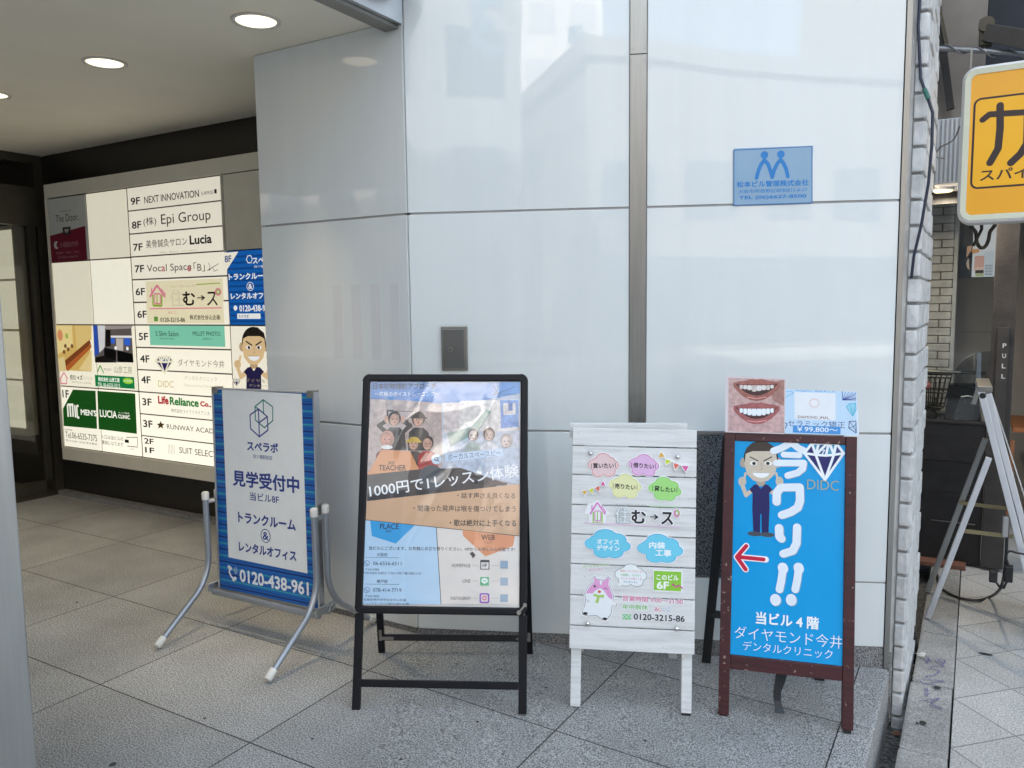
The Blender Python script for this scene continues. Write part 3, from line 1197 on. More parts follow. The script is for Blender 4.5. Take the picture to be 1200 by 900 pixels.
slot(*cols_[0], zr[3], zr[2], (246, 240, 218), E3, a_wood)
slot(*cols_[1], zr[3], zr[2], (246, 240, 218), E3, a_office)
slot(*cols_[0], zr[4], zr[3], CREAM, E3, a_mens)
slot(*cols_[1], zr[4], zr[3], CREAM, E4, a_lucia)


def nF(A, s, x, y, w=11, h=8.6):
    A.text(s, x, y, w, h, NAVY, 0.02)


def house(A, cx, cy, s, pk, gr):
    A.stroke([(cx - 4.8 * s, cy + 11 * s), (cx - 4.8 * s, cy + 24 * s), (cx + 5.6 * s, cy + 24.5 * s), (cx + 5.6 * s, cy + 11 * s)], 1.7 * s, gr, False)
    A.stroke([(cx, cy + 11 * s), (cx, cy + 24 * s)], 1.2 * s, gr, False)
    A.stroke([(cx - 8.6 * s, cy + 14 * s), (cx, cy), (cx + 9.6 * s, cy + 14 * s)], 2.0 * s, pk, False)
    A.stroke([(cx - 3 * s, cy + 10 * s), (cx + 4 * s, cy + 10.3 * s), (cx + 4 * s, cy + 22 * s), (cx - 3 * s, cy + 21.5 * s)], 1.1 * s, pk, False, True)
    A.stroke([(cx - 6.4 * s, cy + 9 * s), (cx - 6.4 * s, cy + 3 * s)], 1.3 * s, pk, False)
    A.stroke([(cx + 5 * s, cy + 4 * s), (cx + 10.5 * s, cy + 11.5 * s)], 1.0 * s, pk, False)


PINK, LIME, TXT = (222, 128, 150), (150, 176, 66), (26, 22, 26)


def r9(A):
    nF(A, '9F', 158.6, 235.6)
    A.text('NEXT INNOVATION', 200.2, 230.6, 64, 8.4, TXT, 0.01)
    A.text('SURPRISE', 242.8, 226, 14, 4, (70, 66, 66))
    A.rect(251, 221.8, 254, 226.5, TXT)


def r8(A):
    nF(A, '8F', 160, 263.6)
    A.text('(株)', 175.5, 259.8, 15, 11, TXT)
    A.text('Epi Group', 217.1, 256, 58, 15.5, TXT)


def r7(A):
    nF(A, '7F', 161.6, 289.7)
    A.text('美骨鍼灸サロン', 194.6, 284.4, 48, 9.6, (50, 46, 46))
    A.text('Lucia', 235, 280.4, 26, 11, TXT, 0.03)
    A.text('Next  Beauty  Innovation', 208.5, 294.6, 43, 3, (196, 186, 158))


def r7b(A):
    nF(A, '7F', 163.4, 315)
    A.text('Vocal Space', 197.8, 314.6, 52, 11, (60, 54, 52))
    A.text('a', 191.4, 315, 4.4, 6.2, (190, 70, 80), 0.01)
    A.text('e', 221.6, 315, 4.4, 6.2, (190, 70, 80), 0.01)
    A.text('「B」', 233.4, 312.8, 13, 11, (40, 36, 36))
    A.stroke([(243, 317), (256, 309)], 0.5, (70, 66, 62))
    A.stroke([(244, 308), (246, 312), (245, 317), (249, 313), (251, 318), (255, 316)], 0.45, (70, 66, 62))


def r6(A):
    nF(A, '6F', 164.4, 341.8)
    A.rect(*c5(193, 62), *c5(772, 212), (236, 226, 190))
    house(A, 184, 334.4, 0.98, PINK, LIME)
    A.text('スムーズにいこう!!', 214.4, 335.2, 29, 3, (182, 168, 120))
    A.stroke([(230, 333.4), (258, 331.8)], 0.8, LIME, False)
    A.text('住', 207.2, 349.5, 15.5, 19, (168, 160, 140))
    A.text('住', 207.2, 349.5, 14.6, 18.2, (232, 224, 194), -0.012)
    A.text('む', 221.5, 349.8, 14.5, 16.5, TXT, 0.025)
    A.text('→', 235.8, 349, 9.5, 6, TXT, 0.03)
    A.text('ス', 248.6, 350, 12.5, 16.5, TXT, 0.01)
    A.ell(255.6, 342, 3.8, 4.6, PINK)
    A.ell(255.6, 342, 2.4, 3.0, LIME)
    A.ell(255.6, 342, 1.2, 1.5, (240, 232, 205))


def r6b(A):
    nF(A, '6F', 166.4, 368.3)
    A.rect(*c5(198, 222), *c5(776, 372), (236, 226, 190))
    A.stroke([(175.5, 361.8), (259.6, 360.8)], 0.8, PINK, False)
    A.rect(180.4, 371, 185.2, 376.6, (96, 150, 60))
    A.text('みにこ', 202, 366.2, 10, 3, (200, 110, 110))
    A.text('0120-3215-86', 202.2, 374.7, 29, 5.2, (46, 42, 40), 0.02)
    A.text('株式会社谷山企画', 239.8, 371.7, 35.6, 6, (46, 42, 40), 0.015)


def r5(A):
    nF(A, '5F', 168, 394.4)
    A.rect(*c5(220, 388), *c5(784, 546), (126, 200, 172))
    A.text('S Slim Salon', 195.6, 391, 27, 6, (30, 60, 56))
    A.text('beauty & relax', 195.8, 396.9, 17, 3, (60, 100, 92), 0, 0.3)
    A.text('MILLET PHOTO', 241.8, 391, 32.5, 5, (30, 60, 56))
    A.text('gallery', 243, 397.2, 10, 3, (60, 100, 92), 0, 0.3)


def diamond(A, cx, cy, s, line, dark=(38, 30, 92), teal=(64, 130, 168), bgc=None):
    P = lambda x, y: (cx + x * s, cy + y * s)
    if bgc:
        A.poly([P(-1.12, -0.36), P(-0.72, -0.98), P(0.72, -0.98), P(1.12, -0.36), P(0, 1.15)], bgc)
    top = [P(-0.62, -0.86), P(-0.25, -0.95), P(0.25, -0.95), P(0.62, -0.86)]
    girdle = [P(-1, -0.36), P(-0.42, -0.28), P(0.1, -0.24), P(0.5, -0.28), P(1, -0.36)]
    A.poly([top[0], girdle[0], girdle[1]], dark)
    A.poly([top[0], top[1], girdle[1]], teal)
    A.poly([top[1], top[2], girdle[2], girdle[1]], (46, 92, 140))
    A.poly([top[2], top[3], girdle[3], girdle[2]], teal)
    A.poly([top[3], girdle[4], girdle[3]], (52, 60, 120))
    tip = P(0.05, 1.0)
    for i in range(4):
        A.poly([girdle[i], girdle[i + 1], tip], dark)
    w = 0.13 * s
    for seg in ([girdle[0], girdle[1], girdle[2], girdle[3], girdle[4]], [girdle[0], top[0], girdle[1], top[1]], [girdle[1], top[2], girdle[2], top[2], girdle[3], top[3], girdle[4]],
                [girdle[0], tip], [girdle[1], tip], [girdle[3], tip], [girdle[4], tip], [top[0], top[3]]):
        A.stroke(seg, w, line, True)


def r4(A):
    nF(A, '4F', 169.6, 420.5)
    diamond(A, 192.6, 427, 10.6, (236, 230, 205))
    A.text('ダイヤモンド今井', 235.2, 425.8, 54.5, 8.6, (120, 104, 92))


def r4b(A):
    nF(A, '4F', 170.9, 445)
    A.text('DIDC', 194.3, 450, 18, 7.6, (206, 188, 120))
    A.text('デンタルクリニック', 235, 443.6, 38, 5.2, (188, 176, 152))
    A.text('Diamond Imai Dental Clinic', 238, 452.4, 44, 3, (205, 195, 165))


def r3(A):
    nF(A, '3F', 172.2, 471)
    A.text('Life', 191.3, 468.8, 12.4, 9.6, (172, 28, 40), 0.045)
    A.text('Reliance', 215.6, 471, 34, 9.8, (34, 120, 52), 0.04)
    A.text('Co..', 241, 473.6, 13, 6.4, (172, 28, 40), 0.05)
    A.text('株式会社ライフリライアンス', 222.7, 482.7, 45, 4.8, (128, 118, 106))


def star(A, cx, cy, r, c):
    ps = []
    for k in range(10):
        t = math.pi / 2 + k * math.pi / 5
        q = r if k % 2 == 0 else r * 0.45
        ps.append((cx + q * math.cos(t), cy - q * math.sin(t)))
    A.poly(ps, c)


def r3b(A):
    nF(A, '3F', 173.3, 496.7)
    star(A, 188.3, 498.2, 5, (66, 52, 22))
    A.text('RUNWAY ACADEMY', 229.5, 503.2, 70, 5.8, (56, 50, 46))


def r21(A):
    nF(A, '2F', 174.5, 517, 11, 6.6)
    nF(A, '1F', 175.5, 527.6, 11, 6.6)
    for k in range(5):
        A.rect(196.8 + k * 1.75, 520.5 + k * 0.2, 197.7 + k * 1.75, 531.6 + k * 0.2, (50, 46, 46))
    A.text('SUIT SELECT', 232, 530, 44.5, 7.2, (52, 48, 46), 0.0)


rowf = [r9, r8, r7, r7b, r6, r6b, r5, r4, r4b, r3, r3b, r21]
dz = (zr[0] - zr[4]) / 12
for k, f in enumerate(rowf):
    slot(cols_[2][0], cols_[2][1], zr[0] - (k + 1) * dz, zr[0] - k * dz, CREAM, 0.100 + 0.0058 * k, f)


def a_blank(A):
    pass


b = MB(TD)
b.box(cols_[3][0] + 0.002, cols_[3][1] - 0.002, 0.002, 0.012, zr[1] + 0.003, zr[0] - 0.003, taupe)
b.build('blank_cover', dr)


def a_blue8(A):
    u0, w0 = A.uv(262, 338)
    n = 12
    for k in range(n):
        z = zr[2] + 0.02 + k * (zr[1] - zr[2] - 0.03) / n
        A.poly_uv([(cols_[3][0] + 0.004, z), (cols_[3][1] - 0.004, z), (cols_[3][1] - 0.004, z + 0.012), (cols_[3][0] + 0.004, z + 0.012)], (12, 70, 140))
    A.poly([c3(770, 672), c3(880, 662), c3(774, 832)], CREAM)
    A.text('8F', 267.2, 303.4, 8, 8, (30, 60, 130), 0.02)
    A.text('スペラボ', 309.5, 304.6, 27, 8, (250, 250, 250), 0.03)
    A.text('四ツ橋駅前店', 309, 312, 22, 3, (250, 250, 250))
    A.ell(292.3, 303.8, 4, 5.4, (235, 240, 245), 6)
    A.ell(292.3, 303.8, 3, 4.2, (20, 90, 165), 6)
    A.text('トランクルーム', 291.6, 323.6, 48, 7.6, (250, 250, 250), 0.035)
    A.ell(293.3, 335.6, 4.2, 5.2, (250, 250, 250))
    A.ell(293.3, 335.6, 3.6, 4.5, (16, 84, 160))
    A.text('&', 293.3, 335.6, 4.6, 6, (250, 250, 250), 0.03)
    A.text('レンタルオフィス', 296, 346.6, 52, 7.8, (250, 250, 250), 0.035)
    A.text('0120-438-961', 298.4, 361.2, 36, 7.6, (250, 250, 250), 0.03)
    A.ell(276, 361, 2.2, 3, (250, 250, 250))
    A.rect(278, 367.5, 305.5, 373.6, (250, 250, 245))
    A.text('スペラボ', 285.5, 370.8, 12, 4, (20, 80, 150), 0.02)


def figure(A, cx, cy, s, sx=1.0, skin=(226, 194, 146), top=(36, 30, 70), full=False, bx=1.0):
    """printed drawing of a smiling man in a dark tunic, thumbs up"""
    hx_ = sx
    sx = sx * bx
    P = lambda x, y: (cx + x * s * sx, cy + y * s)
    E = lambda x, y, rx, ry, c, n=28, a0=0, a1=2 * math.pi: A.ell(*P(x, y), rx * s * sx, ry * s, c, n, a0, a1)
    dsk = tuple(int(v * 0.85) for v in skin)
    for q in (-1, 1):                                # arms, hands
        A.stroke([P(q * 7.2, 19.5), P(q * 11, 22.5), P(q * 13.6, 15.5)], 3.0 * s * sx, skin)
        E(q * 13.8, 12.6, 2.9, 3.4, skin)
        for k in range(3):
            A.stroke([P(q * 15.2, 10.9 + k * 1.7), P(q * 12.8, 11.0 + k * 1.7)], 0.35 * s, dsk)
        A.stroke([P(q * 12.2, 10.2), P(q * 11.4, 6.6)], 1.7 * s * sx, skin)
    A.poly([P(-3, 10), P(3, 10), P(3.4, 16), P(-3.4, 16)], dsk)
    A.poly([P(-8.6, 18.4), P(-5.2, 15), P(-2.6, 14.6), P(0, 18), P(2.6, 14.6), P(5.2, 15), P(8.6, 18.4), P(6.2, 21), P(6.4, 32), P(-6.4, 32), P(-6.2, 21)], top)
    if full:
        A.poly([P(-6.4, 31.6), P(6.4, 31.6), P(5.6, 50), P(0.6, 51), P(0.4, 36), P(-0.4, 36), P(-0.6, 51), P(-5.6, 50)], top)
        E(-4.6, 50.4, 5.4, 1.7, (70, 78, 88))
        E(4.6, 51, 5.4, 1.7, (70, 78, 88))
    sx = hx_
    for q in (-1, 1):
        E(q * 10.2, -1, 2.2, 3.6, dsk)
    E(0, -4.5, 10.2, 12.2, (42, 36, 32))
    A.poly([P(-9, -7.6), P(-5, -9.4), P(5, -9.4), P(9, -7.6), P(9.8, 0), P(8.2, 7.4), P(4.2, 12), P(0, 13), P(-4.2, 12), P(-8.2, 7.4), P(-9.8, 0)], skin)
    A.poly([P(-10.2, -6), P(-8.4, -12), P(-3, -16), P(3, -16.4), P(8.6, -12), P(10.2, -6), P(8.6, -7.6), P(5, -9.6), P(-5, -9.8), P(-8.6, -7.6)], (58, 50, 44))
    for q in (-1, 1):
        A.stroke([P(q * 1.8, -2.4), P(q * 6.4, -5.2)], 0.8 * s, (48, 38, 34))
        E(q * 4.4, -0.6, 2.1, 1.5, (250, 250, 248))
        E(q * 4.1, -0.5, 1.1, 1.2, (40, 34, 34))
    A.stroke([P(0.2, -1), P(0.9, 3.6), P(-0.6, 3.8)], 0.5 * s, dsk)
    A.ell(*P(0, 5.9), 5.0 * s * sx, 4.0 * s, (245, 248, 250), 24, 0, -math.pi)
    A.stroke([P(-4.8, 6.1), P(4.8, 6.1)], 0.4 * s, dsk)


def a_man(A):
    figure(A, 297.5, 408, 1.5, 0.92)
    diamond(A, 277.3, 448, 5.2, (240, 234, 212))
    A.text('ダイヤモンド今井', 312, 446.8, 50, 5, (150, 136, 118))
    A.text('デンタルクリニック', 312, 452.6, 40, 3.4, (180, 168, 144))


slot(*cols_[3], zr[2], zr[1], (18, 96, 178), 0.115, a_blue8)
slot(*cols_[3], zr[3], zr[2], CREAM, 0.12, a_man)
slot(*cols_[3], zr[4], zr[3], CREAM, 0.14)

# ------------------------------------------------------------------ blue rolling sign on tube legs
BW, BH = 0.60, 0.9165
MB_, base, TT = sign_frame((-1.089, 3.362, 0.176), -28.975, 1.75, 0.70)
base = base.copy()
base.translation = Vector((-1.089, 3.362, 0.0))
bs = thing('rolling_sign', 'blue bordered upright sign held between bent silver tube legs', 'sign stand', base)
TT = base.inverted() @ MB_
b = MB(TT)
b.box(-BW / 2 + 0.003, BW / 2 - 0.003, 0.0, 0.008, 0.002, BH - 0.002, mat('blue_sign_board', (0.02, 0.10, 0.30), rough=0.3, var=0.04))
b.build('board', bs)
BB = lambda x, y: (255 + x / 8.568, 455 + y / 8.568)
b7 = lambda x, y: (180 + x / 4.444, 440 + y / 4.444)
b8 = lambda x, y: (180 + x / 4.444, 620 + y / 4.444)
A = Art(MB_, TT, -0.0004)
A.poly_uv([(-BW / 2 + 0.004, 0.003), (BW / 2 - 0.004, 0.003), (BW / 2 - 0.004, BH - 0.003), (-BW / 2 + 0.004, BH - 0.003)], (20, 106, 186))
zz = 0.012
k = 0
while zz < BH - 0.02:
    c = ((12, 42, 116), (14, 76, 156), (56, 164, 176), (16, 84, 166))[k % 4]
    h = (0.0075, 0.004, 0.006, 0.004)[k % 4]
    A.poly_uv([(-BW / 2 + 0.004, zz), (BW / 2 - 0.004, zz), (BW / 2 - 0.004, zz + h), (-BW / 2 + 0.004, zz + h)], c)
    zz += 0.0142
    k += 1
A.poly([b7(357, 72), b7(772, 96), b8(803, 231), b8(392, 146)], (246, 246, 243))
GL_, BL_ = (40, 128, 120), (30, 56, 138)
A.stroke([BB(*p) for p in ((460, 115), (555, 185), (557, 325), (473, 395), (383, 320), (378, 185))], 1.15, GL_, True, True)
A.stroke([BB(460, 115), BB(464, 250)], 1.15, GL_)
A.stroke([BB(378, 185), BB(413, 208)], 1.15, GL_)
A.stroke([BB(*p) for p in ((413, 208), (503, 285), (508, 420), (423, 487), (335, 405), (328, 268))], 1.2, BL_, True, True)
A.stroke([BB(413, 208), BB(423, 487)], 1.2, BL_)
A.stroke([BB(503, 285), BB(418, 345)], 1.2, BL_)
A.text('スペラボ', *b7(568, 372), 36.5, 11.5, BL_, 0.035)
A.text('四ツ橋駅前店', *b7(570, 425), 22, 5, BL_, 0.005)
A.text('見学受付中', *b7(582, 551), 78, 19.5, BL_, 0.03)
A.text('当ビル8F', *b7(578, 637), 34, 10, BL_, 0.015)
A.text('トランクルーム', *b7(588, 757), 67.5, 13, BL_, 0.035)
A.ell(*b7(585, 835), 5.8, 8.2, BL_)
A.ell(*b7(585, 835), 5.0, 7.2, (246, 246, 243))
A.text('&', *b7(585, 835), 7, 9.5, BL_, 0.02)
A.text('レンタルオフィス', *b8(592, 115), 67.5, 12.5, BL_, 0.035)
A.text('0120-438-961', *b8(625, 275), 81, 15.5, (246, 248, 250), 0.03)
A.stroke([b8(397, 200), b8(398, 228), b8(408, 248), b8(424, 262)], 1.8, (246, 248, 250))
A.stroke([b8(394, 196), b8(404, 204)], 3.0, (246, 248, 250))
A.stroke([b8(418, 262), b8(428, 256)], 3.0, (246, 248, 250))
for q in (0, 1, 2):
    A.stroke([b8(414 + 8 * q, 208 - 6 * q), b8(424 + 6 * q, 218 - 4 * q), b8(426 + 5 * q, 232)], 0.6, (200, 215, 230))
A.build('face_print', bs)
b = MB(TT)
for x in (-1, 1):
    b.box(x * BW / 2 - 0.003 if x > 0 else -BW / 2 - 0.008, BW / 2 + 0.008 if x > 0 else -BW / 2 + 0.003, -0.004, 0.026, -0.004, BH + 0.002, alu, 0.002)
b.box(-BW / 2 + 0.0031, BW / 2 - 0.0031, -0.0038, 0.026, BH - 0.0018, BH + 0.004, alu)
b.box(-BW / 2 + 0.0031, BW / 2 - 0.0031, -0.0038, 0.026, -0.006, 0.0018, alu)
b.build('frame', bs)
for x in (-0.285, 0.285):
    b = MB(TT)
    b.box(x - 0.017, x + 0.017, -0.008, 0.030, BH - 0.020, BH + 0.010, steel_dk, 0.002)
    b.build('corner_clip', bs)


def arc(c, r, a0, a1, n=8):
    return [(c[0] + r * math.cos(rad(a0 + (a1 - a0) * i / n)), c[1] + r * math.sin(rad(a0 + (a1 - a0) * i / n))) for i in range(n + 1)]


tube_m = mat('grey_painted_tube', (0.36, 0.38, 0.41), rough=0.30, metal=0.6, var=0.02, scale=3)
for x in (-0.325, 0.325):
    for q in (-1, 1):
        # upright, then a bend and a straight leg out to the foot
        prof = [(0.034, 0.62), (0.034, 0.36)]
        prof += [(0.034 + 0.22 * (1 - math.cos(t)), 0.34 - 0.22 * math.sin(t)) for t in [rad(5 + 5.2 * i) for i in range(10)]]
        y1, z1 = prof[-1]
        prof.append((0.315, 0.022))
        b = MB()
        b.tube([(x, q * y_, z_) for y_, z_ in prof], 0.0135, tube_m, 12)
        leg = b.build('leg', bs)
        b = MB()
        d = Vector((0, q * (0.315 - y1), 0.022 - z1)).normalized()
        e = Vector((x, q * 0.315, 0.022))
        b.tube([e - d * 0.035, e + d * 0.006, e + d * 0.010], [0.0165, 0.0165, 0.012], white_pl, 14)
        b.build('rubber_foot', leg)
        b = MB()
        b.tube([(x, q * 0.034, 0.592), (x, q * 0.034, 0.622), (x, q * 0.034, 0.627)], [0.0165, 0.0165, 0.012], white_pl, 14)
        b.build('end_cap', leg)
    b = MB()
    b.box(x - 0.004, x + 0.004, -0.045, 0.075, 0.165, 0.20, alu, 0.002)
    b.build('bracket', bs)
    b = MB()
    b.box(x - 0.004, x + 0.004, -0.04, 0.04, 0.57, 0.59, alu, 0.002)
    b.tube([(x, -0.03, 0.58), (x - 0.03 * (1 if x > 0 else -1), -0.005, 0.585)], 0.008, alu, 8)
    b.build('bracket', bs)
    b = MB()
    b.tube([(x - 0.02, 0.03, 0.185), (x + 0.02, 0.03, 0.185)], 0.006, steel, 10)
    b.tube([(x + 0.014, 0.018, 0.172), (x + 0.014, 0.042, 0.198)], 0.0045, steel, 8)
    b.build('wing_screw', bs)
for y0_ in (-0.030, 0.030):
    b = MB()
    b.box(-0.325, 0.325, y0_, y0_ + 0.018, 0.148, 0.172, tube_m, 0.006)
    b.build('cross_bar', bs)

# ------------------------------------------------------------------ black poster stand
MK, base, TT = sign_frame((-0.2784, 2.6993, -0.0052), -2.77, 14.344, -0.439)
KW, KH = 0.6326, 1.2305
st = thing('poster_stand', 'black metal poster stand with a voice lesson poster under creased clear film', 'sign stand', base)
u0, v0 = loc(MK, 417, 718.5)
PB = v0                                              # bottom of the framed panel
b = MB(TT)
W2 = KW / 2
fr_ = 0.028
b.box(-W2, -W2 + fr_, -0.012, 0.012, PB + 0.02, KH - 0.02, black_alu, 0.006)
b.box(W2 - fr_, W2, -0.012, 0.012, PB + 0.02, KH - 0.02, black_alu, 0.006)
b.box(-W2 + 0.02, W2 - 0.02, -0.012, 0.012, KH - fr_, KH, black_alu, 0.006)
b.box(-W2 + 0.02, W2 - 0.02, -0.012, 0.012, PB, PB + fr_, black_alu, 0.006)
T0 = b.T
for sx_, zc, a0 in ((-1, KH - fr_, 90), (1, KH - fr_, 0), (-1, PB + fr_, 180), (1, PB + fr_, 270)):
    ps = [(sx_ * (W2 - fr_), zc)] + [(sx_ * (W2 - fr_) + fr_ * math.cos(rad(a0 + 9 * i)), zc + fr_ * math.sin(rad(a0 + 9 * i))) for i in range(11)]
    b.prism(ps, -0.0125, 0.0125, black_alu)
b.build('frame', st)
b = MB(TT)
b.box(-W2 + fr_ - 0.003, W2 - fr_ + 0.003, 0.0, 0.009, PB + fr_ - 0.003, KH - fr_ + 0.003, ink((225, 222, 218)))
b.build('backing_board', st)
for q in (-1, 1):
    b = MB(TT)
    b.box(q * W2, q * (W2 - 0.030), 0.0, 0.016, 0.0, PB - 0.001, black_alu, 0.002)
    leg = b.build('leg', st)
b = MB(TT)
b.box(-W2 + 0.0305, W2 - 0.0305, 0.001, 0.015, 0.082, 0.108, black_alu, 0.002)
b.build('stretcher', st)
# rear frame
hinge = MK @ Vector((0, 0.02, KH - 0.05))
I = base.inverted()
hz = (I @ hinge)
rfL = I @ Vector((-0.562, 3.19, zf(-0.562)))
rfR = I @ Vector((0.060, 3.20, zf(0.06)))
for p, q in ((rfL, -1), (rfR, 1)):
    b = MB()
    b.bar((p.x, p.y, p.z), (p.x * 0.2 + q * (W2 - 0.02) * 0.8, hz.y + 0.01, hz.z), 0.028, 0.016, black_alu, up=(0, 1, 0.3), bev=0.002)
    b.build('leg', st)
b = MB()
zq = 0.05
pL = rfL + (Vector((-W2 + 0.02, hz.y, hz.z)) - rfL) * 0.062
pR = rfR + (Vector((W2 - 0.02, hz.y, hz.z)) - rfR) * 0.062
b.bar(pL, pR, 0.016, 0.026, black_alu, up=(0, 0.3, 1), bev=0.002)
b.build('stretcher', st)
for p, q in ((pL, 1), (pR, -1)):
    b = MB()
    b.box(p.x - 0.006, p.x + 0.006, p.y - 0.0125, p.y - 0.011, p.z - 0.010, p.z + 0.045, steel_dk)
    b.box(p.x + q * 0.006, p.x + q * 0.055, p.y - 0.0125, p.y - 0.011, p.z - 0.007, p.z + 0.007, steel_dk)
    b.build('bracket', st)
# small silver wing catch at the lower right corner
b = MB(TT)
u1, v1 = loc(MK, 612, 713)
b.bar((u1 - 0.012, -0.016, v1 - 0.012), (u1 + 0.010, -0.016, v1 + 0.013), 0.006, 0.010, steel, up=(0, 1, 0))
b.cyl((u1 - 0.012, -0.020, v1 - 0.013), 0.008, 0.008, steel, 'y', 12)
b.cyl((u1 + 0.010, -0.020, v1 + 0.014), 0.007, 0.008, steel, 'y', 12)
b.build('catch', st)
# the poster
k1 = lambda x, y: (400 + x / 5, 420 + y / 5)
k2 = lambda x, y: (400 + x / 5, 580 + y / 5)
A = Art(MK, TT, -0.0005)
SKYB, TANC = (98, 146, 206), (214, 172, 136)
A.poly([k1(172, 138), k1(1048, 138), k1(1047, 745), k1(150, 840)], (186, 182, 188))
A.poly([k1(175, 138), k1(1047, 138), k1(1047, 205), k1(870, 240), k1(590, 270), k1(440, 250), k1(172, 236)], (88, 136, 198))
A.matf = photo
A.poly([k1(170, 236), k1(440, 250), k1(590, 266), k1(590, 640), k1(452, 650), k1(150, 676)], (186, 166, 160))   # left photograph: a room
A.poly([k1(172, 240), k1(260, 244), k1(262, 330), k1(168, 380)], (205, 186, 178))
A.rect(*k1(268, 300), *k1(304, 372), (70, 52, 46))
A.rect(*k1(276, 312), *k1(298, 368), (210, 196, 186))
A.stroke([k1(300, 308), k1(425, 312)], 0.7, (84, 66, 60), False)
A.rect(*k1(362, 358), *k1(392, 388), (96, 88, 84))
A.stroke([k1(440, 262), k1(412, 296), k1(436, 306)], 0.6, (60, 50, 46))
A.poly([k1(590, 262), k1(1045, 240), k1(1045, 738), k1(590, 640)], (196, 200, 210))                            # right photograph
A.poly([k1(700, 250), k1(1045, 240), k1(1045, 420), k1(880, 430), k1(620, 420)], (222, 214, 208))
A.poly([k1(930, 245), k1(1040, 243), k1(1040, 400), k1(936, 410)], (120, 152, 205))
A.poly([k1(948, 262), k1(1022, 262), k1(1022, 330), k1(950, 332)], (214, 208, 204))
A.poly([k1(978, 262), k1(1004, 262), k1(1004, 306), k1(978, 308)], (92, 122, 170))
A.poly([k1(600, 262), k1(690, 258), k1(690, 420), k1(600, 440)], (214, 200, 196))
A.poly([k1(620, 440), k1(760, 400), k1(850, 300), k1(880, 310), k1(800, 430), k1(640, 520)], (138, 158, 148))


def sitter(x, y, s, top, face=(206, 160, 138), hair=(40, 32, 30), cap=None, wave=False):
    A.poly([k1(x - 62 * s, y + 180 * s), k1(x - 56 * s, y + 72 * s), k1(x - 26 * s, y + 46 * s), k1(x + 28 * s, y + 46 * s), k1(x + 60 * s, y + 76 * s), k1(x + 70 * s, y + 180 * s)], top)
    if wave:
        for q in (-1, 1):
            A.stroke([k1(x + q * 50 * s, y + 74 * s), k1(x + q * 92 * s, y + 36 * s), k1(x + q * 42 * s, y + 4 * s)], 5.0 * s, top)
            A.ell(*k1(x + q * 44 * s, y + 0 * s), 3.4 * s, 4.2 * s, face)
    A.ell(*k1(x, y - 6 * s), 7.6 * s, 8.8 * s, hair)
    A.ell(*k1(x, y + 2 * s), 5.6 * s, 7.4 * s, tuple(int(v * 0.84) for v in face))
    A.ell(*k1(x - 6 * s, y + 1 * s), 4.4 * s, 6.6 * s, face)
    A.poly([k1(x - 2 * s, y + 2 * s), k1(x + 4 * s, y + 10 * s), k1(x - 2 * s, y + 11 * s)], tuple(int(v * 0.78) for v in face))
    A.ell(*k1(x - 11 * s, y - 2 * s), 0.9 * s, 0.7 * s, (50, 36, 34), 8)
    A.ell(*k1(x + 11 * s, y - 2 * s), 0.9 * s, 0.7 * s, (50, 36, 34), 8)
    A.ell(*k1(x, y + 18 * s), 1.6 * s, 0.7 * s, (150, 80, 74), 10)
    if cap:
        A.ell(*k1(x, y - 16 * s), 7.8 * s, 5.2 * s, cap, 20, 0, math.pi)
        A.stroke([k1(x - 42 * s, y - 14 * s), k1(x + 44 * s, y - 12 * s)], 2.2 * s, cap)


sitter(312, 358, 1.0, (30, 30, 34), wave=True)
sitter(452, 360, 1.0, (28, 30, 34), cap=(34, 32, 34))
sitter(268, 478, 1.12, (112, 26, 46), face=(210, 150, 130), hair=(186, 140, 122))
A.ell(*k1(268, 520), 6.5, 2.6, (226, 222, 218))
sitter(424, 500, 0.95, (60, 44, 46), cap=(208, 170, 62))
sitter(505, 500, 0.95, (170, 52, 52), hair=(44, 34, 34))
A.stroke([k1(470, 600), k1(500, 560)], 3, (206, 156, 136))
sitter(772, 452, 0.85, (176, 186, 178), face=(214, 192, 180), hair=(120, 104, 98))
sitter(866, 450, 0.9, (222, 218, 220), face=(216, 190, 176), hair=(122, 96, 82))
sitter(968, 488, 0.95, (228, 224, 222), face=(224, 206, 198), hair=(188, 172, 164))
A.poly([k1(600, 560), k1(1045, 520), k1(1045, 740), k1(700, 660)], (186, 196, 212))
A.matf = ink
A.poly([k1(235, 535), k1(405, 545), k1(456, 650), k1(152, 682)], (222, 152, 104))
A.text('講師', *k1(294, 612), 8, 4.4, (60, 44, 38))
A.text('TEACHER', *k1(300, 641), 32, 6.6, (60, 44, 38), 0.02)
A.poly([k1(152, 682), k1(456, 650), k1(700, 642), k1(950, 728), k1(900, 752), k1(150, 836)], (52, 48, 52))
A.ell(*k1(528, 700), 15, 15, (66, 74, 84))
A.poly([k1(940, 726), k1(975, 730), k1(968, 742), k1(905, 746)], (52, 48, 52))
A.ell(*k1(558, 591), 6, 6, (206, 222, 238))
A.ell(*k1(557, 589), 2.4, 2.4, (60, 66, 80), 14)
A.ell(*k1(557, 589), 1.5, 1.5, (206, 222, 238), 14)
A.stroke([k1(565, 597), k1(572, 604)], 0.9, (60, 66, 80))
A.poly([k1(608, 560), k1(946, 528), k1(950, 570), k1(610, 606)], (206, 222, 240))
A.text('ボーカルスペースビー', *k1(778, 566), 62, 7, (70, 84, 110), 0.0, rot=0.09)
A.text('日本初物理的アプローチ', *k1(372, 163), 74, 7.2, (44, 52, 70), 0.01)
A.text('〜究極のボイストレーニング〜', *k1(385, 209), 76, 5.6, (232, 238, 246), 0.01)
A.stroke([k1(890, 158), k1(930, 232)], 0.6, (66, 72, 90))
A.stroke([k1(925, 160), k1(895, 215), k1(1018, 166)], 0.6, (66, 72, 90))
A.text('Vocal Space B', *k1(975, 210), 20, 2.6, (80, 90, 112))
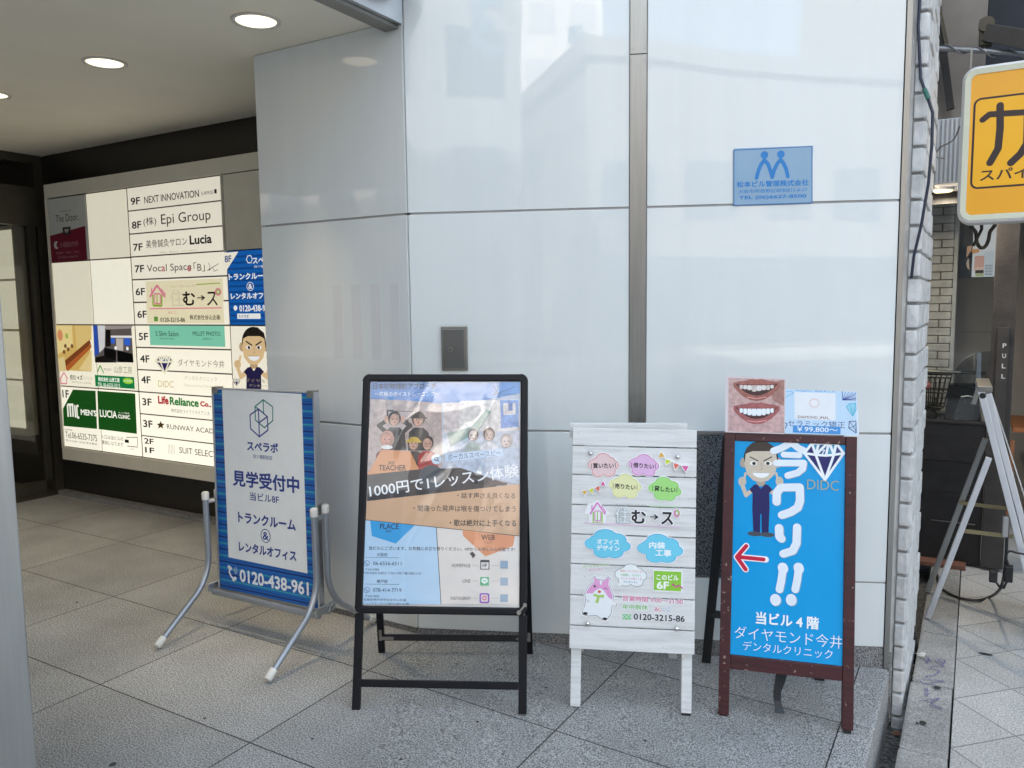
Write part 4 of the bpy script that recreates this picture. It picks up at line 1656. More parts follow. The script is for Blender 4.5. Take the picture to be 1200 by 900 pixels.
A.poly([k1(150, 836), k1(1044, 736), k2(1043, 240), k2(143, 146)], TANC)
A.text('1000円で1レッスン体験', *k1(600, 716), 176, 15.5, (246, 246, 246), 0.012, rot=0.145)
BRN = (66, 50, 40)
A.text('・話す声さえ良くなる', *k1(850, 804), 68, 7, BRN, 0.012)
A.text('・間違った発声は喉を傷つけてしまう', *k1(722, 880), 120, 7.4, BRN, 0.012)
A.text('・歌は絶対に上手くなる', *k2(830, 164), 78, 8, (44, 34, 30), 0.02)
A.poly([k2(143, 146), k2(555, 187), k2(583, 640), k2(120, 640)], (186, 216, 240))
A.poly([k2(560, 188), k2(1043, 240), k2(1042, 640), k2(587, 640)], (230, 222, 214))
A.stroke([k2(143, 146), k2(1043, 240)], 0.8, (84, 72, 76), False)
A.stroke([k2(557, 188), k2(585, 640)], 0.8, (84, 82, 96), False)
A.poly([k2(170, 150), k2(430, 178), k2(320, 285), k2(180, 240)], (42, 160, 222))
A.poly([k2(710, 205), k2(1018, 240), k2(1006, 300), k2(845, 360), k2(714, 240)], (226, 150, 106))
A.text('PLACE', *k2(282, 184), 22, 6.4, (38, 50, 74), 0.02)
A.text('場所', *k2(278, 213), 7, 3.4, (38, 60, 90))
A.text('WEB', *k2(860, 248), 15.5, 6.2, (70, 48, 40), 0.02)
A.text('ウェブ', *k2(860, 276), 10, 3.6, (90, 62, 50))
A.text('当ビルにございます。お気軽にお立ち寄りください。HPからお申し込み可能です!', *k2(588, 315), 171, 4.6, (56, 62, 76), 0.01)
DKB = (62, 84, 112)
for yy, t1, t2, t3, t4 in ((350, '大阪校', '06-6556-6511', '〒542-0086', '大阪市西区北堀江1丁目2-17四ツ橋川崎ビル7F'), (506, '神戸校', '078-414-7719', '〒650-0004', '兵庫県神戸市中央区中山手通')):
    A.text(t1, *k2(240, yy), 13, 4.6, DKB, 0.01)
    A.stroke([k2(140, yy + 16), k2(340, yy + 18)], 0.35, DKB, False)
    A.ell(*k2(150, yy + 50), 3.4, 3.4, (62, 112, 158))
    A.ell(*k2(150, yy + 50), 2.8, 2.8, (190, 214, 238))
    A.stroke([k2(144, yy + 44), k2(149, yy + 54), k2(156, yy + 58)], 0.9, (62, 112, 158))
    A.text(t2, *k2(270, yy + 51), 33, 4.4, DKB, 0.0)
    A.text(t3, *k2(182, yy + 86), 16, 2.6, DKB)
    A.text(t4, *k2(300 if yy < 400 else 255, yy + 108), 68 if yy < 400 else 50, 3, DKB)
A.text('ジュニアス・アーツ神戸三宮ビル7階', *k2(262, 637), 54, 3, DKB)
for yy, t in ((413, 'HOMEPAGE'), (503, 'LINE'), (605, 'INSTAGRAM')):
    w = {'HOMEPAGE': 22, 'LINE': 9, 'INSTAGRAM': 23}[t]
    A.text(t, *k2(757 - w * 2.5, yy), w, 4, (104, 96, 96))
    A.stroke([k2(768, yy), k2(800, yy)], 0.3, (150, 142, 140), False)
    A.stroke([k2(880, yy), k2(925, yy)], 0.3, (150, 142, 140), False)
# homepage window icon, chat bubble icon, camera icon
A.rect(*k2(815, 380), *k2(868, 437), (64, 62, 66))
A.rect(*k2(820, 394), *k2(863, 432), (224, 220, 216))
A.text('HP', *k2(841, 412), 5, 4, (64, 62, 66), 0.02)
A.rect(*k2(815, 480), *k2(865, 530), (96, 184, 132))
A.ell(*k2(840, 502), 3.9, 3.2, (236, 244, 238))
A.poly([k2(832, 512), k2(846, 514), k2(840, 524)], (236, 244, 238))
A.text('LINE', *k2(840, 502), 4.6, 1.6, (96, 184, 132), 0.03)
x0, y0 = A.uv(*k2(839, 604))
for r_, c in ((0.0178, (150, 84, 190)), (0.0130, (226, 214, 212))):
    sq = []
    for cxq, czq, a0 in ((1, 1, 0), (-1, 1, 90), (-1, -1, 180), (1, -1, 270)):
        sq += [(x0 + cxq * r_ * 0.62 + r_ * 0.38 * math.cos(rad(a0 + 18 * i)), y0 + czq * r_ * 0.62 + r_ * 0.38 * math.sin(rad(a0 + 18 * i))) for i in range(6)]
    A.poly_uv(sq, c)
A.ell_uv(x0, y0, 0.0078, 0.0078, (222, 84, 120), 20)
A.ell_uv(x0, y0, 0.0046, 0.0046, (226, 214, 212), 18)
A.ell_uv(x0 + 0.008, y0 + 0.008, 0.0018, 0.0018, (222, 84, 120), 10)
for yy in (408, 507, 604):                            # plain squares where the codes were
    A.rect(*k2(932, yy - 23), *k2(976, yy + 23), (150, 172, 192))
A.poly([k2(752, 342), k2(770, 332), k2(788, 352), k2(772, 372), k2(764, 356)], (58, 52, 50))
A.build('poster', st)
# clear creased film over the poster: a real, gently buckled sheet
film = clear_film('poster_film', fac=2.4, bump=0.0, rough=0.05, haze=0.0)
u0, v0 = -W2 + fr_ + 0.001, PB + fr_ + 0.001
u1, v1 = W2 - fr_ - 0.001, KH - fr_ - 0.001
NX, NZ = 46, 64
rf = random.Random(11)
waves = []
for _ in range(16):
    an = rf.uniform(-1.2, 1.2)
    waves.append((math.cos(an) * rf.uniform(7, 26), math.sin(an) * rf.uniform(7, 26), rf.uniform(0, 6.28), rf.uniform(0.15, 1.0)))
vs = []
for j in range(NZ + 1):
    for i in range(NX + 1):
        x, z = u0 + (u1 - u0) * i / NX, v0 + (v1 - v0) * j / NZ
        h = sum(w * (1 - abs(math.sin((kx * x + kz * z) * 0.5 + p))) ** 3 for kx, kz, p, w in waves) / 16
        e = min(1, min(i, NX - i) / 5) * min(1, min(j, NZ - j) / 5)
        up_ = 0.35 + 0.65 * max(0.0, min(1.0, (z - v0) / (v1 - v0) * 1.7 - 0.5))
        vs.append((x, -0.0062 - 0.026 * h * e * up_, z))
b = MB(TT)
b.add(vs, [(j * (NX + 1) + i, j * (NX + 1) + i + 1, (j + 1) * (NX + 1) + i + 1, (j + 1) * (NX + 1) + i) for j in range(NZ) for i in range(NX)], film, True)
b.build('clear_film', st)

# ------------------------------------------------------------------ white board sign with stickers
MWD, base, TT = sign_frame((0.4137, 2.7185, -0.0301), -6.348, 7.80, -0.944)
WW, WH = 0.4494, 1.0303
wd_ = thing('white_board_sign', 'white painted plank sign board with pastel cloud stickers on short legs', 'sign stand', base)
whw = wood('white_painted_plank', (0.76, 0.76, 0.75), (0.60, 0.595, 0.58), chips=(0.55, 0.52, 0.46), rough=0.55)
edges_px = [500.6, 522.4, 556.6, 592, 626.8, 662, 698.8, 734.8, 763]
zs = [loc(MWD, 742, e + 1.3)[1] for e in edges_px]
for k in range(8):
    b = MB(TT @ Matrix.Translation((0, 0, zs[k + 1])))
    b.box(-WW / 2, WW / 2, -0.0, 0.016, 0.0022, zs[k] - zs[k + 1] - 0.0022, whw, 0.0018)
    o = b.build('plank', wd_)
for q in (-1, 1):
    b = MB(TT)
    b.box(q * (WW / 2 - 0.006), q * (WW / 2 - 0.043), 0.0165, 0.046, 0.008, zs[0] - 0.004, whw, 0.002)
    b.box(q * (WW / 2 - 0.008), q * (WW / 2 - 0.041), 0.018, 0.044, 0.0, 0.009, rubber)
    b.build('leg', wd_)
    b = MB()
    top = base.inverted() @ (MWD @ Vector((0, 0.05, zs[0] - 0.01)))
    b.bar((q * (WW / 2 - 0.03), 0.50, -0.012 * q - 0.002), (q * (WW / 2 - 0.03), top.y + 0.014, top.z + 0.014), 0.034, 0.026, whw, up=(0, 1, 0.3), bev=0.002)
    b.build('leg', wd_)
b = MB()
b.box(-WW / 2 + 0.004, WW / 2 - 0.012, top.y + 0.002, top.y + 0.03, top.z - 0.03, top.z + 0.026, whw, 0.002)
b.build('rear_rail', wd_)
scr = mat('polished_screw_cap', (0.7, 0.7, 0.7), rough=0.15, metal=1.0)
for px_, py_ in ((692, 531.3), (794, 535.3), (688.6, 730.3), (793, 736.3)):
    x, z = loc(MWD, px_, py_)
    b = MB(TT)
    b.ball((x, -0.006, z), 0.0085, scr, 14, 8, (1, 0.9, 1))
    b.build('screw_cap', wd_)
w4 = lambda x, y: (660 + x / 6.924, 490 + y / 6.924)
w5 = lambda x, y: (660 + x / 6.924, 610 + y / 6.924)


def cloud_pts(A, cx, cy, rx, ry, lobes, grow=0.0, rot=0.0):
    """outline of a cloud: overlapping round lobes around an ellipse"""
    x, z = A.uv(cx, cy)
    su, sv_ = A.sx(cx, cy)
    RX, RZ = rx * su, ry * sv_
    ps = []
    n = 96
    circles = [(0, 0, 0.72)] + lobes
    for i in range(n):
        t = 2 * math.pi * i / n
        dx, dz_ = math.cos(t), math.sin(t)
        best = 0
        for (lx, lz, lr) in circles:
            bq = dx * lx + dz_ * lz
            disc = bq * bq - (lx * lx + lz * lz - lr * lr)
            if disc >= 0:
                best = max(best, bq + math.sqrt(disc))
        px_ = dx * best * RX + dx * grow * su
        pz_ = dz_ * best * RZ + dz_ * grow * sv_
        ps.append((x + px_ * math.cos(rot) - pz_ * math.sin(rot), z + px_ * math.sin(rot) + pz_ * math.cos(rot)))
    return ps


LB1 = [(-0.6, 0.1, 0.42), (0.6, 0.05, 0.42), (0, 0.5, 0.5), (-0.35, -0.45, 0.42), (0.38, -0.45, 0.42), (-0.45, 0.35, 0.3), (0.45, 0.35, 0.34)]
LB2 = [(-0.62, 0.0, 0.38), (0.64, -0.1, 0.36), (-0.1, 0.45, 0.52), (0.4, 0.3, 0.42), (-0.2, -0.5, 0.42), (0.3, -0.5, 0.4), (-0.5, 0.25, 0.3)]
WHT = (240, 240, 240)
TH = 0.0028


def cloud(A, cx, cy, rx, ry, lobes, edge, fill, rot=0.0):
    y0_ = A.y
    A.poly_uv(cloud_pts(A, cx, cy, rx, ry, lobes, 1.0, rot), WHT, TH)
    A.poly_uv(cloud_pts(A, cx, cy, rx, ry, lobes, 0.0, rot), edge)
    A.poly_uv(cloud_pts(A, cx, cy, rx, ry, lobes, -0.75, rot), fill)


def sticker(name, f):
    A = Art(MWD, TT, -0.0002)
    f(A)
    A.build(name, wd_)


def s_cloud(cx, cy, rx, ry, lb, edge, fill, txt, tw, th, rot=0.0):
    def f(A):
        cloud(A, cx, cy, rx, ry, lb, edge, fill, rot)
        A.text(txt, cx, cy, tw, th, (34, 30, 36), 0.03, rot=-rot * 0 + rot)
        for q in (-1, 1):
            A.stroke([(cx + q * (tw / 2 + 2.2) - q * 0.6, cy - 3.2 - q * rot * 14), (cx + q * (tw / 2 + 2.2) + q * 0 - q * -0.6 - q * 0.9, cy + 2.6 - q * rot * 14)], 0.55, (34, 30, 36), False)
    sticker('cloud_sticker', f)


s_cloud(*w4(326, 386), 17.6, 14.8, LB1, (214, 92, 88), (234, 204, 204), '買いたい', 24.5, 6.2, 0.03)
s_cloud(*w4(652, 386), 17.6, 13.6, LB1, (206, 82, 164), (228, 186, 224), '借りたい', 24.5, 6.0, -0.06)
s_cloud(*w4(502, 556), 18.4, 15, LB1, (214, 214, 96), (232, 232, 178), '売りたい', 24.5, 6.2, -0.06)
s_cloud(*w4(824, 576), 19.5, 14.6, LB2, (104, 196, 74), (164, 222, 130), '貸したい', 25, 6.4, -0.07)


def flags(pts, cols):
    def f(A):
        for p, c in zip(pts, cols):
            cxf = sum(q[0] for q in p) / 3
            cyf = sum(q[1] for q in p) / 3
            A.poly([(cxf + (q[0] - cxf) * 1.45, cyf + (q[1] - cyf) * 1.45) for q in p], WHT, TH)
            A.poly(p, c)
    sticker('bunting_sticker', f)


FC = [(226, 178, 76), (208, 220, 62), (228, 106, 84), (222, 92, 158)]
flags([[w4(770, 320), w4(792, 275), w4(824, 312)], [w4(828, 330), w4(876, 350), w4(832, 378)], [w4(894, 362), w4(940, 378), w4(906, 416)], [w4(958, 384), w4(1014, 388), w4(992, 434)]], FC)
flags([[w4(152, 590), w4(194, 586), w4(176, 624)], [w4(206, 580), w4(244, 566), w4(238, 612)], [w4(256, 566), w4(294, 548), w4(294, 592)], [w4(304, 540), w4(324, 508), w4(342, 548)]], FC)


def s_logo(A):
    hx, hy = w4(277, 684)
    A.poly([w4(170, 780), w4(200, 690), w4(222, 690), w4(277, 668), w4(385, 780), w4(350, 790), w4(348, 856), w4(205, 856), w4(208, 780)], WHT, TH)
    house(A, hx, hy, 0.98, (218, 128, 196), (150, 200, 84))
    A.text('スムーズにいこう!!', *w4(545, 704), 36, 2.8, (150, 156, 150))
    A.stroke([w4(700, 710), w4(942, 718)], 1.9, (200, 222, 196), False)
    A.text('住', *w4(482, 790), 19, 18.5, (176, 188, 192), 0.045)
    A.text('住', *w4(482, 790), 18, 17.5, (236, 238, 240), -0.005)
    A.text('む', *w4(612, 800), 17, 16, (26, 24, 30), 0.03, halo=WHT, hw=1.6)
    A.text('→', *w4(738, 801), 10.5, 6.4, (26, 24, 30), 0.035, halo=WHT, hw=1.2)
    A.text('ス', *w4(843, 812), 14, 15, (26, 24, 30), 0.03, halo=WHT, hw=1.6)
    A.ell(*w4(920, 772), 4.8, 5.4, WHT)
    A.ell(*w4(920, 772), 4.0, 4.6, (222, 130, 190))
    A.ell(*w4(924, 768), 2.6, 3.2, (150, 200, 84))
    A.ell(*w4(922, 770), 1.4, 1.8, (238, 214, 230))
    A.stroke([w4(172, 848), w4(946, 884)], 1.4, (226, 202, 222), False)


sticker('logo_sticker', s_logo)


def s_big(cx, cy, lb, lines):
    def f(A):
        cloud(A, cx, cy, 27, 18, lb, (74, 164, 216), (112, 206, 232))
        for (t, x, y, w_, h_) in lines:
            A.text(t, x, y, w_, h_, (244, 248, 250), 0.03)
    sticker('cloud_sticker', f)


s_big(*w5(360, 190), LB2, [('オフィス', *w5(364, 172), 26, 6.4), ('デザイン', *w5(364, 222), 27, 6.4)])
s_big(*w5(786, 228), LB2, [('内装', *w5(762, 200), 19, 8), ('工事', *w5(812, 262), 19, 8)])


def s_bubble(A):
    A.poly_uv(cloud_pts(A, *w5(548, 448), 18, 13.6, LB1, 0.7), (150, 156, 156), 0.0015)
    A.poly_uv(cloud_pts(A, *w5(548, 448), 18, 13.6, LB1, 0.0), (238, 242, 242))
    A.ell(*w5(458, 518), 2.4, 2.0, (238, 242, 242), 12)
    for k, (c, x0, x1) in enumerate((((222, 150, 120), 462, 640), ((120, 180, 130), 466, 630), ((214, 140, 180), 470, 638), ((110, 130, 170), 486, 600))):
        t = ('成約していただいた', 'お客様に、もれなく', 'みーにゃん抱っこを', 'プレゼント♪')[k]
        A.text(t, *w5((x0 + x1) / 2, 406 + 28 * k + (8 if k else 4)), (x1 - x0) / 6.924, 3.0, c if k < 3 else (90, 130, 170), 0.01)


sticker('speech_bubble_sticker', s_bubble)


def s_6f(A):
    A.poly([w5(728, 398), w5(968, 408), w5(966, 584), w5(728, 572)], WHT, TH)
    A.poly([w5(736, 406), w5(958, 416), w5(956, 574), w5(734, 562)], (140, 200, 60))
    A.text('このビル', *w5(846, 460), 26, 6.8, (248, 250, 244), 0.03)
    A.text('6F', *w5(808, 524), 14.5, 9.2, (248, 250, 244), 0.035)
    A.stroke([w5(966, 548), w5(938, 524), w5(920, 540), w5(884, 516)], 1.5, (206, 60, 150))
    A.poly([w5(878, 512), w5(904, 510), w5(894, 532)], (206, 60, 150))


sticker('floor_sticker', s_6f)


def s_animal(A):
    """a small round pink and white animal drawing"""
    out = [(258, 448), (275, 470), (300, 478), (340, 478), (366, 452), (386, 470), (378, 520), (412, 610), (405, 650), (440, 672), (432, 690), (398, 690), (390, 760), (360, 800), (318, 806), (268, 770), (200, 776), (156, 760), (152, 734), (170, 700), (182, 640), (172, 590), (196, 540), (246, 492), (240, 462)]
    cx_ = sum(p[0] for p in out) / len(out)
    cy_ = sum(p[1] for p in out) / len(out)
    A.poly([w5(cx_ + (x - cx_) * 1.07, cy_ + (y - cy_) * 1.05) for x, y in out], WHT, TH)
    A.poly([w5(*p) for p in out], (120, 116, 128))
    A.poly([w5(cx_ + (x - cx_) * 0.965, cy_ + (y - cy_) * 0.97) for x, y in out], (238, 240, 242))
    A.poly([w5(*p) for p in ((258, 456), (276, 478), (304, 486), (336, 486), (362, 462), (374, 474), (366, 520), (402, 612), (396, 640), (366, 622), (330, 566), (300, 548), (262, 566), (236, 590), (184, 590), (206, 548), (254, 498), (248, 470))], (226, 162, 208))
    A.poly([w5(*p) for p in ((294, 486), (318, 486), (310, 524), (300, 516))], (240, 240, 242))
    A.ell(*w5(256, 532), 1.2, 1.4, (30, 26, 30), 14)
    A.stroke([w5(328, 556), w5(342, 544), w5(356, 558)], 0.5, (60, 44, 60))
    A.ell(*w5(294, 576), 1.9, 1.7, (204, 88, 62), 14)
    A.poly([w5(*p) for p in ((244, 592), (288, 602), (332, 600), (330, 626), (296, 622), (284, 670), (258, 664), (274, 622), (246, 610))], (172, 206, 108))
    A.ell(*w5(180, 752), 2.8, 1.6, (36, 32, 36), 14)
    A.ell(*w5(338, 796), 2.8, 1.6, (36, 32, 36), 14)
    A.stroke([w5(196, 640), w5(200, 660), w5(212, 648)], 0.5, (140, 140, 150))


sticker('animal_sticker', s_animal)


def s_name(A):
    A.text('みーにゃんブログ', *w5(266, 366), 31, 4, (168, 200, 140), 0.03, rot=0.13, halo=WHT, hw=0.7)
    A.text('みにこさん', *w5(266, 398), 18, 3.6, (214, 150, 178), 0.03, rot=0.13, halo=WHT, hw=0.7)


sticker('name_sticker', s_name)


def s_hours(A):
    A.text('営業時間 9:00～21:00', *w5(726, 644), 71, 6.4, (214, 96, 142), 0.012, rot=-0.02, halo=WHT, hw=0.9)
    A.text('年中無休', *w5(584, 702), 30, 6.4, (124, 190, 96), 0.015, halo=WHT, hw=0.9)
    for k, (ch, c) in enumerate(zip('みにいこ', ((206, 80, 130), (222, 140, 150), (140, 186, 196), (150, 170, 210)))):
        A.text(ch, *w5(756 + 34 * k, 722), 5, 5, c, 0.02, halo=WHT, hw=0.6)
    A.rect(*w5(482, 760), *w5(550, 803), (92, 190, 112))
    for q in (-1, 1):
        x, y = w5(515 + q * 16, 781)
        A.ell(x, y, 2.3, 1.9, (236, 244, 238), 14)
        A.ell(x, y, 1.5, 1.2, (92, 190, 112), 14)
    A.text('0120-3215-86', *w5(778, 788), 60, 7.6, (32, 28, 34), 0.025, halo=WHT, hw=0.7)


sticker('phone_sticker', s_hours)

# ------------------------------------------------------------------ red-brown framed blue sign
MR, base, TT = sign_frame((0.9515, 2.6631, -0.0483), -14.847, 9.731, -0.534)
RW, RH = 0.4558, 1.0311
rs = thing('clinic_sign', 'bright blue sign board in a worn dark red wooden A-frame with a red arrow', 'sign stand', base)
redw = wood('worn_red_brown_paint', (0.060, 0.012, 0.015), (0.026, 0.006, 0.008), chips=(0.30, 0.20, 0.16), rough=0.45, thr=0.672)
_, vb = loc(MR, 920, 782)                            # under side and top of the lower rail
_, vt = loc(MR, 920, 773)
vb, vt = loc(MR, 920, 791)[1], loc(MR, 920, 774)[1]
VT = RH
ST = 0.038
for q in (-1, 1):
    b = MB(TT @ Matrix.Rotation(rad(90), 4, 'Y'))
    # local x runs up the stile so that the grain does too
    x0, x1 = -VT, -0.010
    b.box(x0, x1, -0.004, 0.022, q * RW / 2 if q > 0 else -RW / 2, q * (RW / 2 - ST), redw, 0.003)
    leg = b.build('leg', rs)
    b = MB(TT)
    b.box(q * (RW / 2 - 0.006), q * (RW / 2 - ST + 0.006), 0.0, 0.018, -0.001, 0.010, rubber)
    b.build('rubber_foot', leg)
b = MB(TT)
b.box(-RW / 2 + ST + 0.0005, RW / 2 - ST - 0.0005, -0.002, 0.020, vb, vt, redw, 0.003)
b.build('rail', rs)
b = MB(TT)
b.box(-RW / 2 + ST + 0.0005, RW / 2 - ST - 0.0005, -0.002, 0.020, VT - 0.030, VT, redw, 0.003)
b.build('rail', rs)
b = MB(TT)
b.box(-RW / 2 + ST - 0.0, RW / 2 - ST + 0.0, 0.004, 0.012, vt + 0.001, VT - 0.031, mat('blue_print_board', lin((0, 158, 224)), rough=0.25, var=0.02))
b.build('board', rs)
rear_m = mat('black_painted_wood', (0.014, 0.014, 0.015), rough=0.5, var=0.2)
I = base.inverted()
topc = I @ (MR @ Vector((0, 0.022, RH - 0.03)))
RL, RR_ = I @ Vector((0.795, 3.155, zf(0.795) - 0.003)), I @ Vector((1.215, 3.02, zf(1.215) - 0.003))
for p, q in ((RL, -1), (RR_, 1)):
    b = MB()
    b.bar(p, (q * (RW / 2 - 0.022) * 1.0, topc.y + 0.016, topc.z + 0.02), 0.036, 0.024, rear_m, up=(0, 1, 0.3), bev=0.003)
    b.build('leg', rs)
b = MB()
a_, c_ = RL.lerp(Vector((-RW / 2 + 0.022, topc.y, topc.z)), 0.24), RR_.lerp(Vector((RW / 2 - 0.022, topc.y, topc.z)), 0.24)
b.bar(a_, c_, 0.02, 0.03, rear_m, up=(0, 0.3, 1), bev=0.003)
b.build('rear_rail', rs)
# curved iron prop under the lower rail
ip = mat('dark_iron', (0.035, 0.037, 0.04), rough=0.45, metal=0.5)
b = MB()
pr = [(918, 784, 2.70), (914, 800, 2.705), (911, 812, 2.705), (911, 822, 2.70), (913, 830, 2.69), (914, 837, 2.675)]
pts = []
for px_, py_, yy in pr:
    d = ray(px_, py_)
    P = CAM + d * ((yy - CAM.y) / d.y)
    pts.append(I @ P)
wv = [0.020, 0.017, 0.013, 0.0125, 0.013, 0.017]
vs = []
for p, w in zip(pts, wv):
    for sx_, sy_ in ((-1, -1), (1, -1), (1, 1), (-1, 1)):
        vs.append((p.x + sx_ * w, p.y + sy_ * 0.005 + 0.01, p.z))
fs = []
for i in range(len(pts) - 1):
    for k in range(4):
        fs.append((i * 4 + k, i * 4 + (k + 1) % 4, (i + 1) * 4 + (k + 1) % 4, (i + 1) * 4 + k))
fs += [(0, 1, 2, 3), tuple(range(len(vs) - 4, len(vs)))]
b.add(vs, fs, ip)
b.build('iron_prop', rs)
r6_ = lambda x, y: (860 + x / 8.571, 505 + y / 8.571)
r8_ = lambda x, y: (840 + x / 5.622, 560 + y / 5.622)
r9_ = lambda x, y: (840 + x / 5.0, 690 + y / 5.0)
A = Art(MR, TT, 0.0038)
SKN = (205, 196, 182)
P0 = r6_(275, 330)
figure(A, P0[0] - 0.4, P0[1] + 0.4, 1.62, 1.22, bx=0.80, skin=(208, 196, 178), top=(20, 26, 92), full=True)
WH2, SHD = (232, 240, 248), (150, 168, 188)


def fat(pts, w, off=0.8):
    A.stroke([(x + off, y + off * 0.6) for x, y in pts], w, SHD)
    A.stroke(pts, w, WH2)


# the big round lettering, stroke by stroke
R = r6_
fat([R(398, 200), R(470, 175), R(560, 125), R(590, 125), R(650, 175), R(740, 215)], 8.2)
fat([R(500, 238), R(655, 244)], 7.2)
fat([R(425, 322), R(700, 322), R(690, 380), R(640, 420), R(540, 448)], 8.0)
fat([R(428, 712), R(430, 620), R(470, 568), R(660, 565), R(664, 700), R(640, 770), R(570, 815), R(482, 845)], 9.6)
Q = r8_
fat([Q(410, 330), Q(412, 385), Q(425, 400)], 10.0)
fat([Q(528, 325), Q(525, 430), Q(500, 480), Q(438, 500)], 9.6)
for dx in (0, 104):
    fat([Q(436 + dx, 594), Q(424 + dx, 680), Q(412 + dx, 735)], 9.0)
    A.stroke([Q(434 + dx, 590), Q(437 + dx, 600)], 12.0, WH2)
    x, y = Q(386 + dx, 803)
    A.ell(x + 0.9, y + 0.6, 6.3, 7.0, SHD)
    A.ell(x, y, 6.3, 7.0, WH2)
diamond(A, *R(905, 295), 23, (240, 246, 250), (26, 26, 100), (64, 150, 182))
A.text('7', *R(898, 212), 4.6, 5.6, (240, 246, 250), 0.03)
A.text('DIDC', *R(893, 543), 37, 11.5, (176, 178, 150), -0.008)
A.stroke([Q(322, 537), Q(140, 520)], 7.6, (250, 246, 248))
A.stroke([Q(194, 448), Q(132, 520), Q(190, 602)], 7.6, (250, 246, 248))
A.stroke([Q(308, 537), Q(140, 520)], 4.8, (206, 20, 62))
A.stroke([Q(194, 448), Q(132, 520), Q(190, 602)], 4.8, (206, 20, 62))
A.text('当ビル 4 階', *r9_(412, 185), 74, 15, (246, 250, 252), 0.03)
A.text('ダイヤモンド今井', *r9_(415, 282), 126, 15, (240, 248, 252), -0.006)
A.text('デンタルクリニック', *r9_(412, 357), 105, 11, (240, 248, 252), -0.006)
A.build('face_print', rs)

# laminated cards taped to the top of the blue sign
lam = clear_film('laminate', fac=1.3, rough=0.08, haze=0.012)


def card(name, label, corners, y, paint, base_c):
    """a laminated sheet standing in front of the sign's own plane"""
    u = [loc(MR, *c, y) for c in corners]
    cx_ = sum(p[0] for p in u) / 4
    zc_ = min(p[1] for p in u)
    Mo = MR @ Matrix.Translation((cx_, y, zc_))
    t = thing(name, label, 'card', Mo)
    Tq = Mo.inverted() @ MR
    b = MB(Tq)
    b.prism(u, y, y + 0.0012, ink(base_c))
    b.build('sheet', t)
    A = Art(MR, Tq, y - 0.0001)
    paint(A)
    A.build('print', t)
    return t, Tq, u


g7 = lambda x, y: (840 + x / 6.428, 430 + y / 6.428)


def p_teeth(A):
    A.matf = lambda c: photo(c) if max(c) < 215 else ink(c)
    A.poly([g7(88, 82), g7(512, 96), g7(508, 300), g7(88, 282)], (196, 164, 160))
    A.poly([g7(88, 284), g7(508, 302), g7(506, 500), g7(86, 486)], (200, 166, 164))
    A.poly([g7(400, 120), g7(508, 98), g7(506, 296), g7(420, 250)], (166, 124, 116))
    for oy, n, tint, drop in ((0, 8, (226, 222, 218), 0), (176, 8, (236, 244, 250), 1)):
        cx_, cy_ = g7(300, 160 + oy)
        fr_s = [-1 + 2 * k / 20 for k in range(21)]
        lip, gum_c = ((158, 98, 88), (126, 70, 64)) if not drop else ((164, 96, 96), (156, 92, 92))
        yt = lambda f: -9.5 + 3.0 * f * f - 1.4 * math.exp(-((abs(f) - 0.2) / 0.16) ** 2)
        yb = lambda f: 15.0 - 16.5 * f * f
        it = lambda f: -4.5 - 0.6 * f * f
        ib = lambda f: 8.6 - 12.6 * f * f
        A.poly([(cx_ + 27 * f, cy_ + yt(f)) for f in fr_s] + [(cx_ + 27 * f, cy_ + yb(f)) for f in fr_s[::-1]], lip)
        A.poly([(cx_ + 24 * f, cy_ + it(f)) for f in fr_s] + [(cx_ + 24 * f, cy_ + ib(f)) for f in fr_s[::-1]], (64, 36, 38))
        A.poly([(cx_ + 22 * f, cy_ + it(f)) for f in fr_s] + [(cx_ + 22 * f, cy_ + it(f) + 3.2) for f in fr_s[::-1]], gum_c)
        for k in range(n):
            f = (k + 0.5) / n * 2 - 1
            f = f * (1.12 - 0.16 * abs(f))
            wq = 3.3 - 1.5 * abs(f)
            hq = (8.6 - 4.4 * f * f) if drop else (7.2 - 3.6 * abs(f) + (0.8 if k % 3 == 0 else 0))
            yq = it(f) + 1.2 + hq / 2
            x_ = cx_ + 21 * f
            cq = tint if (drop or k % 3) else (204, 196, 190)
            A.poly([(x_ - wq * 0.8, cy_ + yq - hq / 2), (x_ + wq * 0.8, cy_ + yq - hq / 2), (x_ + wq, cy_ + yq - hq * 0.1), (x_ + wq * 0.85, cy_ + yq + hq * 0.42), (x_, cy_ + yq + hq / 2), (x_ - wq * 0.85, cy_ + yq + hq * 0.42), (x_ - wq, cy_ + yq - hq * 0.1)], cq)
        A.stroke([(cx_ - 11, cy_ + 10.6), (cx_, cy_ + 12.2), (cx_ + 11, cy_ + 10.4)], 1.0, (226, 166, 158))


card('tooth_photo_card', 'laminated photo card of two smiles, standing at the top left of the blue sign', [g7(62, 62), g7(522, 84), g7(510, 506), g7(62, 492)], -0.010, p_teeth, (214, 206, 208))


